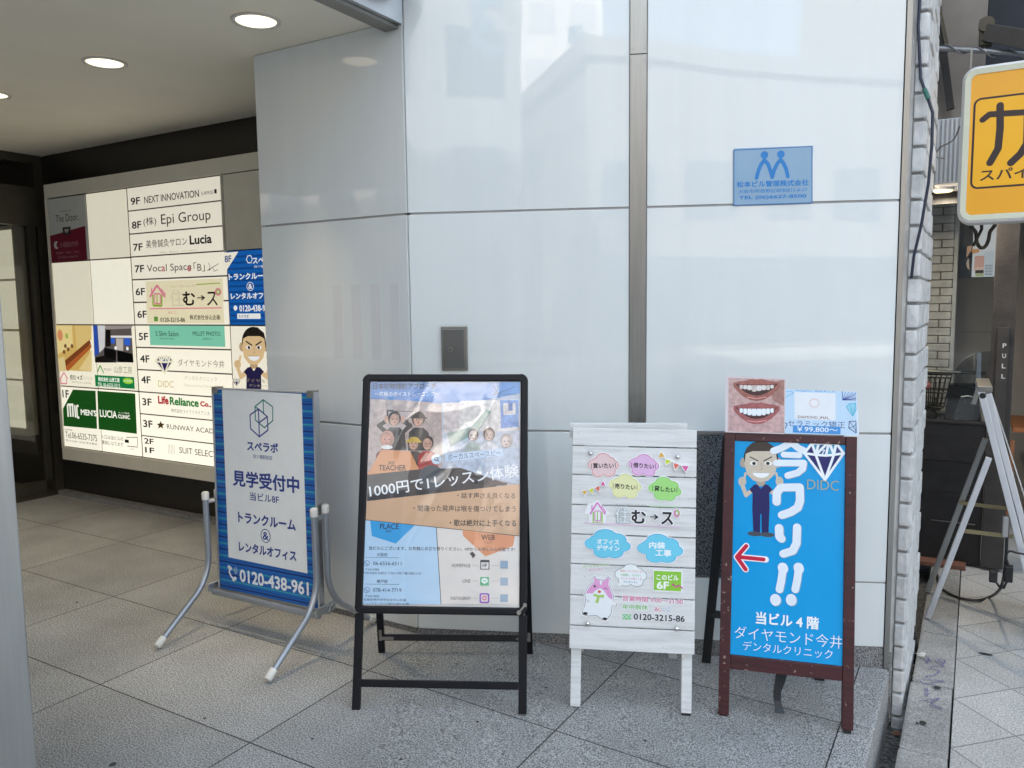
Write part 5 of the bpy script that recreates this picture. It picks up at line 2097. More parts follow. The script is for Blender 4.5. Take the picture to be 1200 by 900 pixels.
def p_price(A):
    A.poly([g7(516, 168), g7(1050, 190), g7(1050, 512), g7(512, 500)], (196, 222, 244))
    A.poly([g7(585, 188), g7(895, 200), g7(895, 404), g7(585, 392)], (234, 238, 242))
    A.ell(*g7(735, 272), 6, 5.2, (226, 200, 200), 24)
    A.ell(*g7(735, 272), 5, 4.2, (240, 240, 242), 24)
    A.text('DIAMOND_IMAI_', *g7(732, 382), 38, 3.6, (120, 92, 92), 0.015)
    A.text('セラミック矯正', *g7(748, 430), 67, 7.6, (52, 78, 140), 0.0)
    A.poly([g7(574, 440), g7(932, 452), g7(932, 508), g7(572, 494)], (66, 148, 218))
    A.text('￥99,800〜', *g7(756, 474), 48, 6.6, (240, 246, 250), 0.012)
    A.text('Instagram  始めました', *g7(745, 182), 46, 2.0, (70, 160, 214), 0.02)
    D1, D2, D3 = (44, 70, 156), (70, 180, 214), (30, 44, 120)
    for q in (0, 1, 2, 3, 4):
        A.stroke([g7(948, 250), g7(945 + 26 * q, 184 + 3 * q)], 0.5, D1, False)
        A.stroke([g7(948, 250), g7(1050, 250 - 14 * q)], 0.5, D1, False)
    A.stroke([g7(945, 184), g7(948, 250), g7(1050, 240)], 0.8, D1, False)
    oc = [g7(975, 300), g7(1000, 275), g7(1046, 272), g7(1050, 320), g7(1024, 372)]
    A.poly(oc, (150, 214, 234))
    A.stroke(oc, 0.7, D2, True, True)
    for p in ((1000, 275), (1046, 272), (1014, 306), (1040, 316)):
        A.stroke([g7(1024, 372), g7(*p)], 0.45, D2, False)
    od = [g7(998, 410), g7(1048, 408), g7(1050, 498), g7(994, 460)]
    A.stroke(od, 0.8, D3, True, True)
    A.stroke([g7(998, 410), g7(1030, 450), g7(1050, 430)], 0.6, D3, False)
    A.stroke([g7(1030, 450), g7(1050, 490)], 0.6, D3, False)
    A.stroke([g7(1030, 450), g7(994, 460)], 0.6, D3, False)
    A.stroke([g7(518, 230), g7(548, 212), g7(578, 196), g7(560, 182), g7(522, 186)], 0.6, (80, 180, 220), False)
    A.stroke([g7(514, 420), g7(530, 430), g7(516, 464)], 0.9, D3, False)


card('price_card', 'pale blue laminated price card with line drawn diamonds on the blue sign', [g7(516, 166), g7(1056, 188), g7(1072, 516), g7(514, 502)], -0.006, p_price, (216, 230, 244))

# ------------------------------------------------------------------ white brick pillar beside the front
bk_w = brick_paint('white_painted_brick', (0.62, 0.62, 0.61))
mort = mat('white_painted_mortar', (0.34, 0.34, 0.33), rough=0.8, var=0.2, bump=0.4)
mort_d = mat('grey_mortar', (0.26, 0.25, 0.235), rough=0.9, var=0.2)
bp = thing('brick_pillar', 'white painted brick pillar at the corner of the white front', 'pillar', FA @ Matrix.Translation((-0.22, 3.8, PAV)))
TB = bp.matrix_world.inverted() @ FA
rb = random.Random(21)
b = MB(TB)
b.box(-0.243, -0.207, 3.485, 4.215, -0.42, 4.2, mort)
z = -0.36
k = 0
while z < 4.15:
    hq = 0.088
    # the narrow end towards the street
    j = rb.uniform(-0.003, 0.003)
    b.box(-0.241, -0.205 + j, 3.470 + j, 3.55, z, z + hq, bk_w, 0.005)
    # stretchers along the side
    yq = 3.475 + (0.0 if k % 2 else -0.11)
    while yq < 4.2:
        y1 = min(yq + 0.215, 4.222)
        y0_ = max(yq, 3.476)
        if y1 - y0_ > 0.03:
            b.box(-0.23, -0.196 + rb.uniform(-0.005, 0.004), y0_, y1 - 0.008, z + rb.uniform(-0.002, 0.002), z + hq, bk_w, 0.006)
        yq += 0.222
    z += 0.100
    k += 1
b.build('brickwork', bp)

# dark cable hanging down the pillar
cab = mat('dark_cable_sheath', (0.02, 0.025, 0.05), rough=0.45)
b = MB(FA)
cp = [(1080, -30, 3.46), (1076, 30, 3.465), (1079, 92, 3.46), (1086, 112, 3.45), (1093, 132, 3.44), (1092, 170, 3.44), (1088, 215, 3.44), (1080, 262, 3.44), (1071, 300, 3.44), (1068, 326, 3.45)]
pts = [Vector((*(lambda r: (r[0],))(loc(FA, x, y, yy)), yy, loc(FA, x, y, yy)[1])) for x, y, yy in cp]
b.tube(pts, 0.0055, cab, 8)
o = b.build('hanging_cable')
cen = FA @ pts[0]
tag(o, 'dark cable hanging loosely down the white brick pillar', 'cable')
b = MB(FA)
gp = [Vector((loc(FA, x, y, 3.437)[0], 3.437, loc(FA, x, y, 3.437)[1])) for x, y in ((1083, 104), (1085.5, 110), (1088, 116))]
b.tube(gp, 0.0085, mat('green_tape', (0.03, 0.16, 0.12), rough=0.5), 8)
tape = b.build('green_tape', o)

# ------------------------------------------------------------------ the restaurant beyond the pillar
rest = thing('restaurant', 'dark fronted restaurant with a black glazed door beyond the white brick pillar', 'building', FA @ Matrix.Translation((0.4, 5.5, PAV)))
TS = rest.matrix_world.inverted() @ FA


def S(px, py, b_):
    return loc(FA, px, py, b_)


blk = mat('worn_black_paint', (0.016, 0.015, 0.016), rough=0.42, var=0.35, scale=12, bump=0.15, bscale=30)
blk2 = mat('dark_brown_black_post', (0.038, 0.034, 0.032), rough=0.5, var=0.4, scale=9, bump=0.2)
brown_up = mat('grey_brown_fascia', (0.27, 0.24, 0.21), rough=0.7, var=0.12)
navy_up = mat('dark_slate_awning', (0.035, 0.042, 0.055), rough=0.75, var=0.2)
# door: lower panel
zt = S(1120, 497, 5.5)[1]
zm = S(1120, 539, 5.5)[1]
b = MB(TS)
b.box(-0.30, 0.075, 5.50, 5.545, PAV + 0.02, zm - 0.012, blk, 0.004)
b.box(-0.30, 0.075, 5.488, 5.545, zm - 0.010, zt, blk, 0.004)
b.box(-0.30, 0.075, 5.478, 5.55, zt + 0.002, zt + 0.02, blk, 0.003)
b.box(-0.24, 0.03, 5.492, 5.499, PAV + 0.42, PAV + 0.45, blk)
b.box(-0.20, 0.04, 5.490, 5.499, PAV + 0.27, PAV + 0.275, steel_dk)
b.build('door_panel', rest)
# post with the lettering
b = MB(TS)
b.box(0.078, 0.195, 5.47, 5.56, PAV + 0.02, 2.45, blk2, 0.004)
b.box(0.105, 0.165, 5.455, 5.469, 0.63, 1.28, blk2, 0.004)
post = b.build('door_post', rest)
FSH = FA @ Matrix.Translation((0, 5.453, 0))
A = Art(FSH, TS @ Matrix.Translation((0, 5.453, 0)), 0.0)
for k, ch in enumerate('PULL'):
    A.text(ch, 1177.2 - 0.5 * k, 405 + 12.0 * k, 4.6, 5.4, (200, 200, 196), 0.03)
o = A.build('lettering', post)
# door glass, with the dark head rail
gsh = clear_film('shop_glass', fac=1.0, tint=(0.86, 0.88, 0.88), rough=0.01)
b = MB(TS)
b.box(-0.30, 0.077, 5.52, 5.526, zt + 0.02, 2.02, gsh)
b.build('door_glass', rest)
b = MB(TS)
b.box(-0.30, 0.077, 5.50, 5.55, 2.021, 2.10, blk)
b.build('door_head', rest)
b = MB(TS)
b.box(-0.30, 0.0, 5.40, 5.50, PAV + 0.002, PAV + 0.03, mat('terracotta_sill', (0.16, 0.07, 0.045), rough=0.7, var=0.2), 0.004)
b.build('door_sill', rest)
# the brick wall behind the glass, with a pale painted edge
b = MB(TS)
bk_g = brick_paint('grey_white_brick', (0.60, 0.58, 0.55))
xr = S(1116, 350, 6.3)[0]
b.box(-0.75, xr - 0.006, 6.31, 6.44, PAV, 2.5, mort_d)
z = PAV + 0.01
k = 0
while z < 2.45:
    xq = xr - 0.004 - (0.0 if k % 2 else 0.075)
    if k % 2 == 0:
        b.box(xr - 0.074, xr - 0.003 + rb.uniform(-0.003, 0.003), 6.296 + rb.uniform(-0.002, 0.002), 6.43, z, z + 0.050, bk_g, 0.005)
        xq = xr - 0.080
    while xq > -0.72:
        b.box(xq - 0.146, xq - 0.002, 6.296 + rb.uniform(-0.003, 0.002), 6.40, z, z + 0.050 + rb.uniform(-0.002, 0.002), bk_g, 0.005)
        xq -= 0.152
    z += 0.0555
    k += 1
b.box(xr - 0.002, xr + 0.022, 6.30, 6.46, PAV, 2.02, mat('white_wall_edge', (0.62, 0.62, 0.6), rough=0.7, var=0.15, bump=0.4), 0.004)
b.build('brick_wall', rest)
# plain grey wall behind
b = MB(TS)
gw = mat('grey_rendered_wall', (0.55, 0.525, 0.50), rough=0.8, var=0.06, scale=3)
b.box(-1.0, 0.6, 7.4, 7.5, PAV, 2.9, gw)
b.box(0.55, 0.60, 6.3, 7.4, PAV, 2.9, gw)
b.box(-0.12, 0.14, 7.394, 7.398, 1.18, 1.185, gap_dark)
b.build('inner_wall', rest)
# awning, fascia and soffit above the door
b = MB(TS)
x0, z0 = S(1098, 126, 5.45)
x1, z1 = S(1150, 126, 5.45)
b.box(x0 - 0.3, x1 + 0.01, 5.45, 5.6, 2.12, 3.6, brown_up)
b.box(x1 + 0.012, 3.4, 5.60, 5.75, 2.75, 3.6, navy_up)
b.box(x1 + 0.012, 3.4, 5.42, 5.60, 2.12, 2.747, navy_up)
b.build('fascia', rest)
b = MB(TS)
b.box(-0.30, 14.0, 5.3, 14, 3.61, 18, up_m)  # unseen bulk raised and widened to shade the street
b.box(3.4, 3.6, 5.3, 14, PAV - 0.2, 9.5, up_m)
b.box(-0.30, 3.4, 9.8, 10.0, PAV - 0.2, 3.6, dark_stone)
b.box(-0.35, 3.4, 5.61, 9.8, 2.95, 3.05, dark_stone)
b.build('building_body', rest)
b = MB(TS)
p = [S(x, y, 5.38) for x, y in ((1097, -6), (1114, 128))]
b.bar((p[0][0], 5.38, p[0][1]), (p[1][0], 5.38, p[1][1]), 0.04, 0.05, blk, up=(0, 1, 0))
p = [S(x, y, 5.37) for x, y in ((1101, 12), (1111, 60))]
b.bar((p[0][0], 5.34, p[0][1]), (p[1][0], 5.34, p[1][1]), 0.02, 0.02, bronze, up=(0, 1, 0))
b.build('dark_brace', rest)
b = MB(TS)
p = [S(x, y, 5.25) for x, y in ((1158, 38), (1214, 61))]
b.bar((p[0][0], 5.25, p[0][1]), (p[1][0], 5.05, p[1][1]), 0.06, 0.09, mat('grey_brown_arm', (0.10, 0.09, 0.08), rough=0.5), up=(0, 0, 1), bev=0.004)
p = S(1156, 34, 5.25)
b.cyl((p[0], 5.22, p[1] + 0.02), 0.04, 0.07, bronze, 'y', 16)
b.box(p[0] - 0.035, p[0] + 0.03, 5.24, 5.30, p[1] - 0.09, p[1] + 0.06, bronze, 0.01)
b.build('awning_arm', rest)
# galvanised pipe wound with a cable
b = MB(TS)
pp = [S(x, y, 5.2) for x, y in ((1099, 57), (1140, 59), (1230, 66))]
pts = [(q[0], 5.2, q[1]) for q in pp]
b.tube(pts, 0.014, mat('galvanised_pipe', (0.30, 0.31, 0.32), rough=0.4, metal=0.6), 10)
L0, L1 = Vector(pts[0]), Vector(pts[2])
hx = []
for i in range(90):
    f = i / 89
    q = L0.lerp(L1, f)
    an = f * 22
    hx.append(q + Vector((0, math.cos(an), math.sin(an))) * 0.020 + Vector((0, 0, 0.004 * math.sin(f * 9))))
b.tube(hx, 0.0045, mat('grey_cable', (0.18, 0.18, 0.18), rough=0.6), 6)
b.build('awning_pipe', rest)
# table end and floor within
b = MB(TS)
x0, z0 = S(1186, 499, 6.4)
b.box(x0, x0 + 0.9, 6.3, 7.0, z0 - 0.03, z0, mat('orange_wood_top', (0.36, 0.13, 0.045), rough=0.45, var=0.2, stretch=(2, 20, 20)), 0.004)
b.box(x0 + 0.25, x0 + 0.30, 6.5, 6.56, PAV, z0 - 0.031, blk)
b2 = b
x1, z1 = S(1186, 512, 5.65)
tb = thing('wooden_table', 'orange wooden table just inside the dark restaurant doorway', 'table', FA @ Matrix.Translation((x0 + 0.4, 6.6, PAV)))
b2.T = Matrix.Identity(4)
for i in range(len(b2.v)):
    b2.v[i] = tb.matrix_world.inverted() @ (rest.matrix_world @ b2.v[i])
b2.build('table_top', tb)
b = MB(TS)
b.box(0.198, 0.222, 5.50, 5.53, PAV + 0.35, z1, mat('orange_wood_edge', (0.30, 0.12, 0.05), rough=0.5, var=0.2), 0.003)
b.build('door_edging', rest)

# glowing panel added in place of the bright city view behind the glass
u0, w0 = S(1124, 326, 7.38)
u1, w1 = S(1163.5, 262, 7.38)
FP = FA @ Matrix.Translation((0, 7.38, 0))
po = thing('city_view_panel', 'glowing panel in place of a view of pink and white city buildings behind the restaurant glass', 'poster', FA @ Matrix.Translation(((u0 + u1) / 2, 7.38, w0)))
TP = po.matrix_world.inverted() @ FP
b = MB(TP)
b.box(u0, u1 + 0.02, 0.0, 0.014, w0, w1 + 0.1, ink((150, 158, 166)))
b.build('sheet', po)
A = Art(FP, TP, -0.0003, matf=lambda c: glow(c, 0.10))  # outdoor brightness of the view put in as emission, no lamp behind
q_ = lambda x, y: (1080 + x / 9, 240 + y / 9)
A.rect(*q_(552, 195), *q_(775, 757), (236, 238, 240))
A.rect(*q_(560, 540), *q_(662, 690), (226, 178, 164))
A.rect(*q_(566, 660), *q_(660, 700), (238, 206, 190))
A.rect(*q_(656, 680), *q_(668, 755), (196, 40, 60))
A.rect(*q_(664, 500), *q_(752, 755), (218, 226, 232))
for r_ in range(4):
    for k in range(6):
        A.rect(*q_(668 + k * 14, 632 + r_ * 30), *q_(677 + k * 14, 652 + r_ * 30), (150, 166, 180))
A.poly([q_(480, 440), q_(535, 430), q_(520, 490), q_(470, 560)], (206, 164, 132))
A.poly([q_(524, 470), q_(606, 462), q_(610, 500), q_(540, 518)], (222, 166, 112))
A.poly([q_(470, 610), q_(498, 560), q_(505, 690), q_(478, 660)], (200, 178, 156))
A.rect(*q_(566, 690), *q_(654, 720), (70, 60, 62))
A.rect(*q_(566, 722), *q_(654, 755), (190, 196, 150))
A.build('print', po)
# coil of black cable hanging in front of it
b = MB(FA)
pts = []
for i in range(60):
    t = i / 59
    an = t * 4 * math.pi + 1.2
    cx_, cz_ = S(1152, 268, 6.9)
    rr_ = 0.10 + 0.03 * math.sin(3 * an)
    pts.append((cx_ + math.cos(an) * rr_ * 0.75, 6.9 + 0.02 * math.sin(an * 1.7), cz_ + 0.02 + math.sin(an) * rr_ * 1.25))
b.tube(pts, 0.013, black_pl, 8)
x_, z_ = S(1146, 285, 6.9)
b.tube([(x_, 6.9, z_ + 0.35), (x_ + 0.02, 6.88, z_ + 0.1), (x_ - 0.03, 6.9, z_ - 0.02)], 0.011, black_pl, 8)
tag(b.build('cable_coil'), 'thick black cable coil hanging behind the restaurant glass under the yellow sign', 'cable')

# ribbed white box over the door, small warm lamp under it
x0, z0 = S(1094, 216, 5.05)
x1, z1 = S(1175, 131, 5.05)
rbx = thing('ribbed_box', 'white ribbed metal box mounted above the restaurant door left of the yellow sign', 'metal box', FA @ Matrix.Translation(((x0 + x1) / 2, 5.2, z0)))
TR = rbx.matrix_world.inverted() @ FA
wmet = mat('white_painted_metal', (0.62, 0.63, 0.64), rough=0.45, var=0.05)
b = MB(TR)
b.box(x0, x1, 5.062, 5.44, z0, z1, wmet, 0.004)
n = int((x1 - x0) / 0.022)
for i in range(n):
    xx = x0 + 0.006 + i * (x1 - x0 - 0.01) / n
    b.box(xx, xx + 0.012, 5.050, 5.0615, z0 + 0.004, z1 - 0.004, wmet, 0.003)
b.build('casing', rbx)
xl, zl = S(1105, 218, 5.2)
t = thing('door_lamp', 'small warm round lamp glowing under the white ribbed box', 'lamp', FA @ Matrix.Translation((xl, 5.25, z0 - 0.001)))
b = MB()
b.cyl((0, 0, -0.012), 0.055, 0.012, wmet, 'z', 24)
b.build('housing', t)
b = MB()
b.cyl((0, 0, -0.022), 0.046, 0.0095, mat('warm_lamp_lens', (0.8, 0.7, 0.5), rough=0.3, emit=(1.0, 0.78, 0.42), estr=0.3), 'z', 24, 0.05)
b.build('lens', t)
ld = bpy.data.lights.new('door_lamp_bulb', 'AREA')
ld.shape = 'DISK'
ld.size = 0.09
ld.energy = 2.6
ld.color = (1.0, 0.85, 0.64)
lo_ = bpy.data.objects.new('door_lamp_bulb', ld)
COL.objects.link(lo_)
lo_.parent = t
lo_.location = (0, 0, -0.026)

# ------------------------------------------------------------------ yellow hanging sign box
YB = 4.3
FY = FA @ Matrix.Translation((0, YB, 0))
xa, zt1 = loc(FY, 1127.5, 86)
xa2, zb1 = loc(FY, 1121.5, 262)
xa = (xa + xa2) / 2
za, zb_ = zb1, loc(FY, 1127, 80)[1]
YW_ = 0.66
ys = thing('yellow_sign', 'lit yellow restaurant sign box with dark lettering and a rounded white frame', 'hanging sign', FA @ Matrix.Translation((xa + YW_ / 2, YB, za)))
TY = ys.matrix_world.inverted() @ FY


def rrect(x0, x1, z0, z1, r, n=7):
    out = []
    for cx_, cz_, a0 in ((x1 - r, z1 - r, 0), (x0 + r, z1 - r, 90), (x0 + r, z0 + r, 180), (x1 - r, z0 + r, 270)):
        out += [(cx_ + r * math.cos(rad(a0 + 90 * i / n)), cz_ + r * math.sin(rad(a0 + 90 * i / n))) for i in range(n + 1)]
    return out


cream_fr = mat('cream_sign_frame', (0.70, 0.71, 0.56), rough=0.4, var=0.05)
b = MB(TY)
outer, inner = rrect(xa, xa + YW_, za, zb_, 0.060), rrect(xa + 0.036, xa + YW_ - 0.036, za + 0.036, zb_ - 0.036, 0.028)
mid = rrect(xa + 0.012, xa + YW_ - 0.012, za + 0.012, zb_ - 0.012, 0.050)
n = len(outer)
vs = [(x, 0.16, z) for x, z in outer] + [(x, 0.012, z) for x, z in outer] + [(x, 0.0, z) for x, z in mid] + [(x, 0.002, z) for x, z in inner] + [(x, 0.010, z) for x, z in inner]
fs = [(r_ * n + i, r_ * n + (i + 1) % n, (r_ + 1) * n + (i + 1) % n, (r_ + 1) * n + i) for r_ in range(4) for i in range(n)]
b.add(vs, fs[:2 * n], mat('white_sign_frame', (0.78, 0.78, 0.76), rough=0.35, var=0.04))
b.add(vs, fs[2 * n:], cream_fr)
b.add([(x, 0.16, z) for x, z in outer], [list(range(n))], mat('white_sign_back', (0.7, 0.7, 0.68), rough=0.4))
b.build('frame', ys)
b = MB(TY)
b.prism(rrect(xa + 0.034, xa + YW_ - 0.034, za + 0.034, zb_ - 0.034, 0.026), 0.009, 0.02, mat('yellow_lit_face', lin((208, 150, 48)), rough=0.25, var=0.05, scale=2, emit=lin((250, 186, 62)), estr=0.045))
b.build('light_face', ys)
A = Art(FY, TY, 0.0085)
Y = lambda x, y: (1040 + x / 3.333, y / 3.333)
DKY = (58, 44, 44)
i0, j0 = A.uv(*Y(330, 738))
i1, j1 = A.uv(*Y(338, 378))
xi = (i0 + i1) / 2
zi0, zi1 = A.uv(*Y(345, 735))[1], A.uv(*Y(350, 388))[1]
fr_pts = rrect(xi, xi + 0.44, zi0, zi1, 0.028)
A.poly_uv(fr_pts, glow((250, 188, 44), 0.06))
A.stroke_uv(fr_pts, 0.009, DKY, True, True)
A.stroke([Y(372, 468), Y(398, 447), Y(545, 438), Y(548, 440)], 8.0, DKY)
A.stroke([Y(548, 440), Y(545, 560), Y(520, 600), Y(482, 636)], 9.6, DKY)
A.stroke([Y(440, 412), Y(440, 500), Y(432, 580), Y(400, 636)], 9.0, DKY)
A.text('スパイ', *Y(455, 678), 57, 13.5, DKY, 0.02)
A.build('lettering', ys)
b = MB(TY)
b.bar((xa + 0.03, 0.08, zb_ + 0.001), (xa + 0.03, 0.08, zb_ + 0.10), 0.008, 0.03, steel_dk, up=(0, 1, 0))
b.build('bracket', ys)
b = MB(TY)
x_, z_ = xa, zb_ - 0.09
lp = [(xa - 0.06 + 0.0, 0.06, z_ - 0.30), (xa - 0.095, 0.06, z_ - 0.29), (xa - 0.085, 0.06, z_ - 0.25), (xa - 0.03, 0.06, z_ - 0.22), (xa - 0.004, 0.06, z_ - 0.16)]
b.tube([tuple(q) for q in smooth([Vector(q) for q in lp])], 0.004, steel_dk, 6)
b.build('wire_loop', ys)
b = MB(TY)
b.bar((xa + YW_ - 0.05, 0.08, zb_ + 0.0), (xa + YW_ - 0.05, 0.08, zb_ + 0.5), 0.02, 0.03, steel_dk, up=(0, 1, 0))
b.bar((xa + YW_ - 0.05, 0.08, zb_ + 0.5), (xa + YW_ - 0.05, 1.2, zb_ + 0.5), 0.03, 0.03, steel_dk)
b.build('bracket', ys)

# ------------------------------------------------------------------ aluminium A-stand seen edge-on
sa = thing('folding_stand', 'silver aluminium folding sign stand seen edge-on in front of the black door', 'sign stand', FA @ Matrix.Translation((0.1, 4.7, PAV)))
TQ = sa.matrix_world.inverted() @ FA
sil = mat('silver_aluminium_profile', (0.74, 0.76, 0.80), rough=0.38, metal=0.75, var=0.05)
sil_d = mat('grey_aluminium_leg', (0.40, 0.41, 0.41), rough=0.4, metal=0.8, var=0.08)
brass = mat('brassy_steel_brace', (0.36, 0.31, 0.18), rough=0.4, metal=0.8, var=0.1)


def gnd(px, py, z=PAV):
    d = ray(px, py)
    P = CAM + d * ((z - CAM.z) / d.z)
    return FA.inverted() @ P


YN, YF = 4.46, 4.88
ax, az = S(1149, 456, YN)
bx_, bz = S(1196, 640, YN)
sl_ = (bx_ - ax) / (bz - az)
foot_x = ax + sl_ * (PAV + 0.004 - az)
# the board's own width runs away from the viewer's side
rv = Vector((foot_x - ax, 0, PAV - az))
cl_ = FA.inverted() @ CAM
nn = rv.cross(Vector(((ax + bx_) / 2, YN, (az + bz) / 2)) - cl_)
wv_ = nn.cross(Vector((0, 0, 1))).normalized()
if wv_.y < 0:
    wv_ = -wv_
for kk in (0.0, 0.42):
    b = MB(TQ @ Matrix.Translation(wv_ * kk))
    b.bar((ax, YN, az), (foot_x, YN, PAV + 0.004), 0.030, 0.030, sil, up=(1, 0, 0.2), bev=0.003)
    b.bar((ax + 0.034, YN + 0.002, az - 0.02), (foot_x + 0.034, YN + 0.002, PAV + 0.02), 0.030, 0.028, sil, up=(1, 0, 0.2), bev=0.003)
    b.build('board_rail', sa)
SHR = Matrix.Identity(4)
SHR[0][1] = wv_.x / wv_.y
SHR[0][3] = -SHR[0][1] * YN
b = MB(TQ @ SHR)
b.add([(ax + 0.046, YN + 0.018, az - 0.03), (ax + 0.046, YF - 0.018, az - 0.03), (foot_x + 0.046, YF - 0.018, PAV + 0.2), (foot_x + 0.046, YN + 0.018, PAV + 0.2),
       (ax + 0.052, YN + 0.018, az - 0.03), (ax + 0.052, YF - 0.018, az - 0.03), (foot_x + 0.052, YF - 0.018, PAV + 0.2), (foot_x + 0.052, YN + 0.018, PAV + 0.2)],
      [(0, 1, 2, 3), (4, 7, 6, 5), (0, 4, 5, 1), (1, 5, 6, 2), (2, 6, 7, 3), (3, 7, 4, 0)], mat('white_menu_sheet', (0.6, 0.6, 0.58), rough=0.5))
b.build('board', sa)
b = MB(TQ @ SHR)
b.box(ax - 0.012, ax + 0.05, YN - 0.018, YF + 0.018, az - 0.012, az + 0.016, steel_dk, 0.004)
b.cyl((ax + 0.01, YN - 0.022, az - 0.03), 0.014, 0.012, black_pl, 'y', 12)
b.bar((ax - 0.008, YN, az + 0.01), (ax - 0.026, YN, az - 0.075), 0.02, 0.018, steel_dk, up=(0, 1, 0))
b.build('top_cap', sa)
g1, g2 = gnd(1087, 727), gnd(1089, 716)
hx_, hz_ = S(1159, 536, YN)
b = MB(TQ)
b.bar((hx_, YN, hz_), (g1.x, YN + 0.01, PAV + 0.012), 0.028, 0.026, sil, up=(0, 1, 0), bev=0.004)
b.build('leg', sa)
hx2, hz2 = S(1155, 514, YF)
f2 = S(1086, 712, YF + 0.02)
b = MB(TQ)
b.bar((hx2, YF, hz2), (f2[0], YF, PAV + 0.012), 0.028, 0.026, sil_d, up=(0, 1, 0), bev=0.004)
b.build('leg', sa)
b = MB(TQ)
p0_, p1_ = S(1129, 622, YN + 0.03), S(1187, 629, YN + 0.03)
b.bar((p0_[0], YN + 0.03, p0_[1]), (p1_[0], YN + 0.03, p1_[1]), 0.004, 0.020, brass, up=(0, 0, 1))
b.build('brace', sa)
b = MB(TQ)
p0_, p1_ = S(1124, 589, YF - 0.03), S(1180, 596, YF - 0.03)
b.bar((p0_[0], YF - 0.03, p0_[1]), (p1_[0], YF - 0.03, p1_[1]), 0.004, 0.020, brass, up=(0, 0, 1))
b.build('brace', sa)

# power cord from the stand, with two loose connectors
b = MB(FA)
cpt = [gnd(1098, 676), gnd(1101, 689), gnd(1112, 698), gnd(1128, 704), gnd(1146, 706), gnd(1160, 702)]
pts = [Vector((p.x, p.y, PAV + 0.012)) for p in cpt]
for x, y in ((1172, 690), (1177, 672), (1179, 650), (1180, 628), (1180, 612)):
    q = S(x, y, YN - 0.03)
    pts.append(Vector((q[0], YN - 0.03, max(PAV + 0.01, q[1]))))


b.tube(smooth(pts), 0.0075, black_pl, 8)
q1 = [S(x, y, YN - 0.05) for x, y in ((1173, 690), (1166, 680), (1163, 672))]
b.tube(smooth([Vector((q[0], YN - 0.05, q[1])) for q in q1]), 0.005, black_pl, 8)
q1 = [S(x, y, YN - 0.05) for x, y in ((1176, 690), (1181, 678), (1182, 664), (1179, 652), (1183, 646), (1192, 648), (1204, 650))]
b.tube(smooth([Vector((q[0], YN - 0.05, q[1])) for q in q1]), 0.005, black_pl, 8)
cord = b.build('power_cord')
tag(cord, 'black power cord looping over the paving below the silver folding stand', 'cord')
for x, y, h_ in ((1164, 675, 0.05), (1182, 672, 0.07)):
    q = S(x, y, YN - 0.05)
    b = MB(FA)
    b.box(q[0] - 0.018, q[0] + 0.018, YN - 0.07, YN - 0.03, q[1] - h_ * 0.6, q[1] + h_ * 0.6, black_pl, 0.008)
    b.build('connector', cord)
b = MB(FA)
q = S(1178, 617, YN - 0.05)
b.box(q[0] - 0.012, q[0] + 0.012, YN - 0.07, YN - 0.04, q[1] - 0.05, q[1] + 0.05, mat('grey_plug', (0.3, 0.3, 0.3), rough=0.5), 0.006)
b.build('connector', cord)

# ------------------------------------------------------------------ bicycle and scooter behind the glass
YBK = 5.95
bc = thing('bicycle', 'bicycle with a black wire basket parked behind the restaurant glass', 'bicycle', FA @ Matrix.Translation((-0.16, YBK, PAV)))
TBK = bc.matrix_world.inverted() @ FA
x0, z0 = S(1082, 474, YBK)
x1, z1 = S(1115, 441, YBK)
b = MB(TBK)


def wire(p, q, r=0.004):
    b.tube([p, q], r, black_pl, 6)


tw0, tw1, bw0, bw1 = x0 - 0.06, x1, x0 - 0.03, x1 - 0.035
for yy, s_ in ((YBK - 0.13, 1), (YBK + 0.13, 1)):
    for f in (0, 0.5, 1):
        zz_ = z0 + (z1 - z0) * f
        wire((bw0 + (tw0 - bw0) * f, yy, zz_), (bw1 + (tw1 - bw1) * f, yy, zz_), 0.006 if f else 0.006)
    for k in range(8):
        f = k / 7
        wire((bw0 + (bw1 - bw0) * f, yy, z0), (tw0 + (tw1 - tw0) * f, yy, z1))
for (xb, xt) in ((bw0, tw0), (bw1, tw1)):
    for f in (0, 0.5, 1):
        wire((xb + (xt - xb) * f, YBK - 0.13, z0 + (z1 - z0) * f), (xb + (xt - xb) * f, YBK + 0.13, z0 + (z1 - z0) * f))
    for k in range(1, 5):
        wire((xb, YBK - 0.13 + 0.052 * k, z0), (xt, YBK - 0.13 + 0.052 * k, z1))
for k in range(1, 7):
    f = k / 7
    wire((bw0 + (bw1 - bw0) * f, YBK - 0.13, z0), (bw0 + (bw1 - bw0) * f, YBK + 0.13, z0))
b.build('basket', bc)
xm = (bw0 + bw1) / 2
b = MB(TBK)
b.tube([(xm + 0.02, YBK, z0 - 0.01), (xm + 0.0, YBK, PAV + 0.34)], 0.014, steel_dk, 8)
b.tube([(xm + 0.0, YBK - 0.045, PAV + 0.62), (xm, YBK - 0.045, PAV + 0.33)], 0.010, steel_dk, 8)
b.tube([(xm, YBK + 0.045, PAV + 0.62), (xm, YBK + 0.045, PAV + 0.33)], 0.010, steel_dk, 8)
b.tube([(xm, YBK, PAV + 0.7), (xm, YBK + 0.55, PAV + 0.35), (xm, YBK + 0.7, PAV + 0.75)], 0.016, steel_dk, 8)
b.build('frame', bc)
for yy in (YBK - 0.02, YBK + 1.02):
    b = MB(TBK)
    b.tube([(xm, yy + 0.32 * math.cos(2 * math.pi * k / 32), PAV + 0.33 + 0.32 * math.sin(2 * math.pi * k / 32)) for k in range(32)], 0.018, rubber, 8, closed=True)
    b.build('wheel', bc)
b = MB(TBK)
b.ball((xm, YBK - 0.16, z0 - 0.05), 0.045, black_pl, 14, 8)
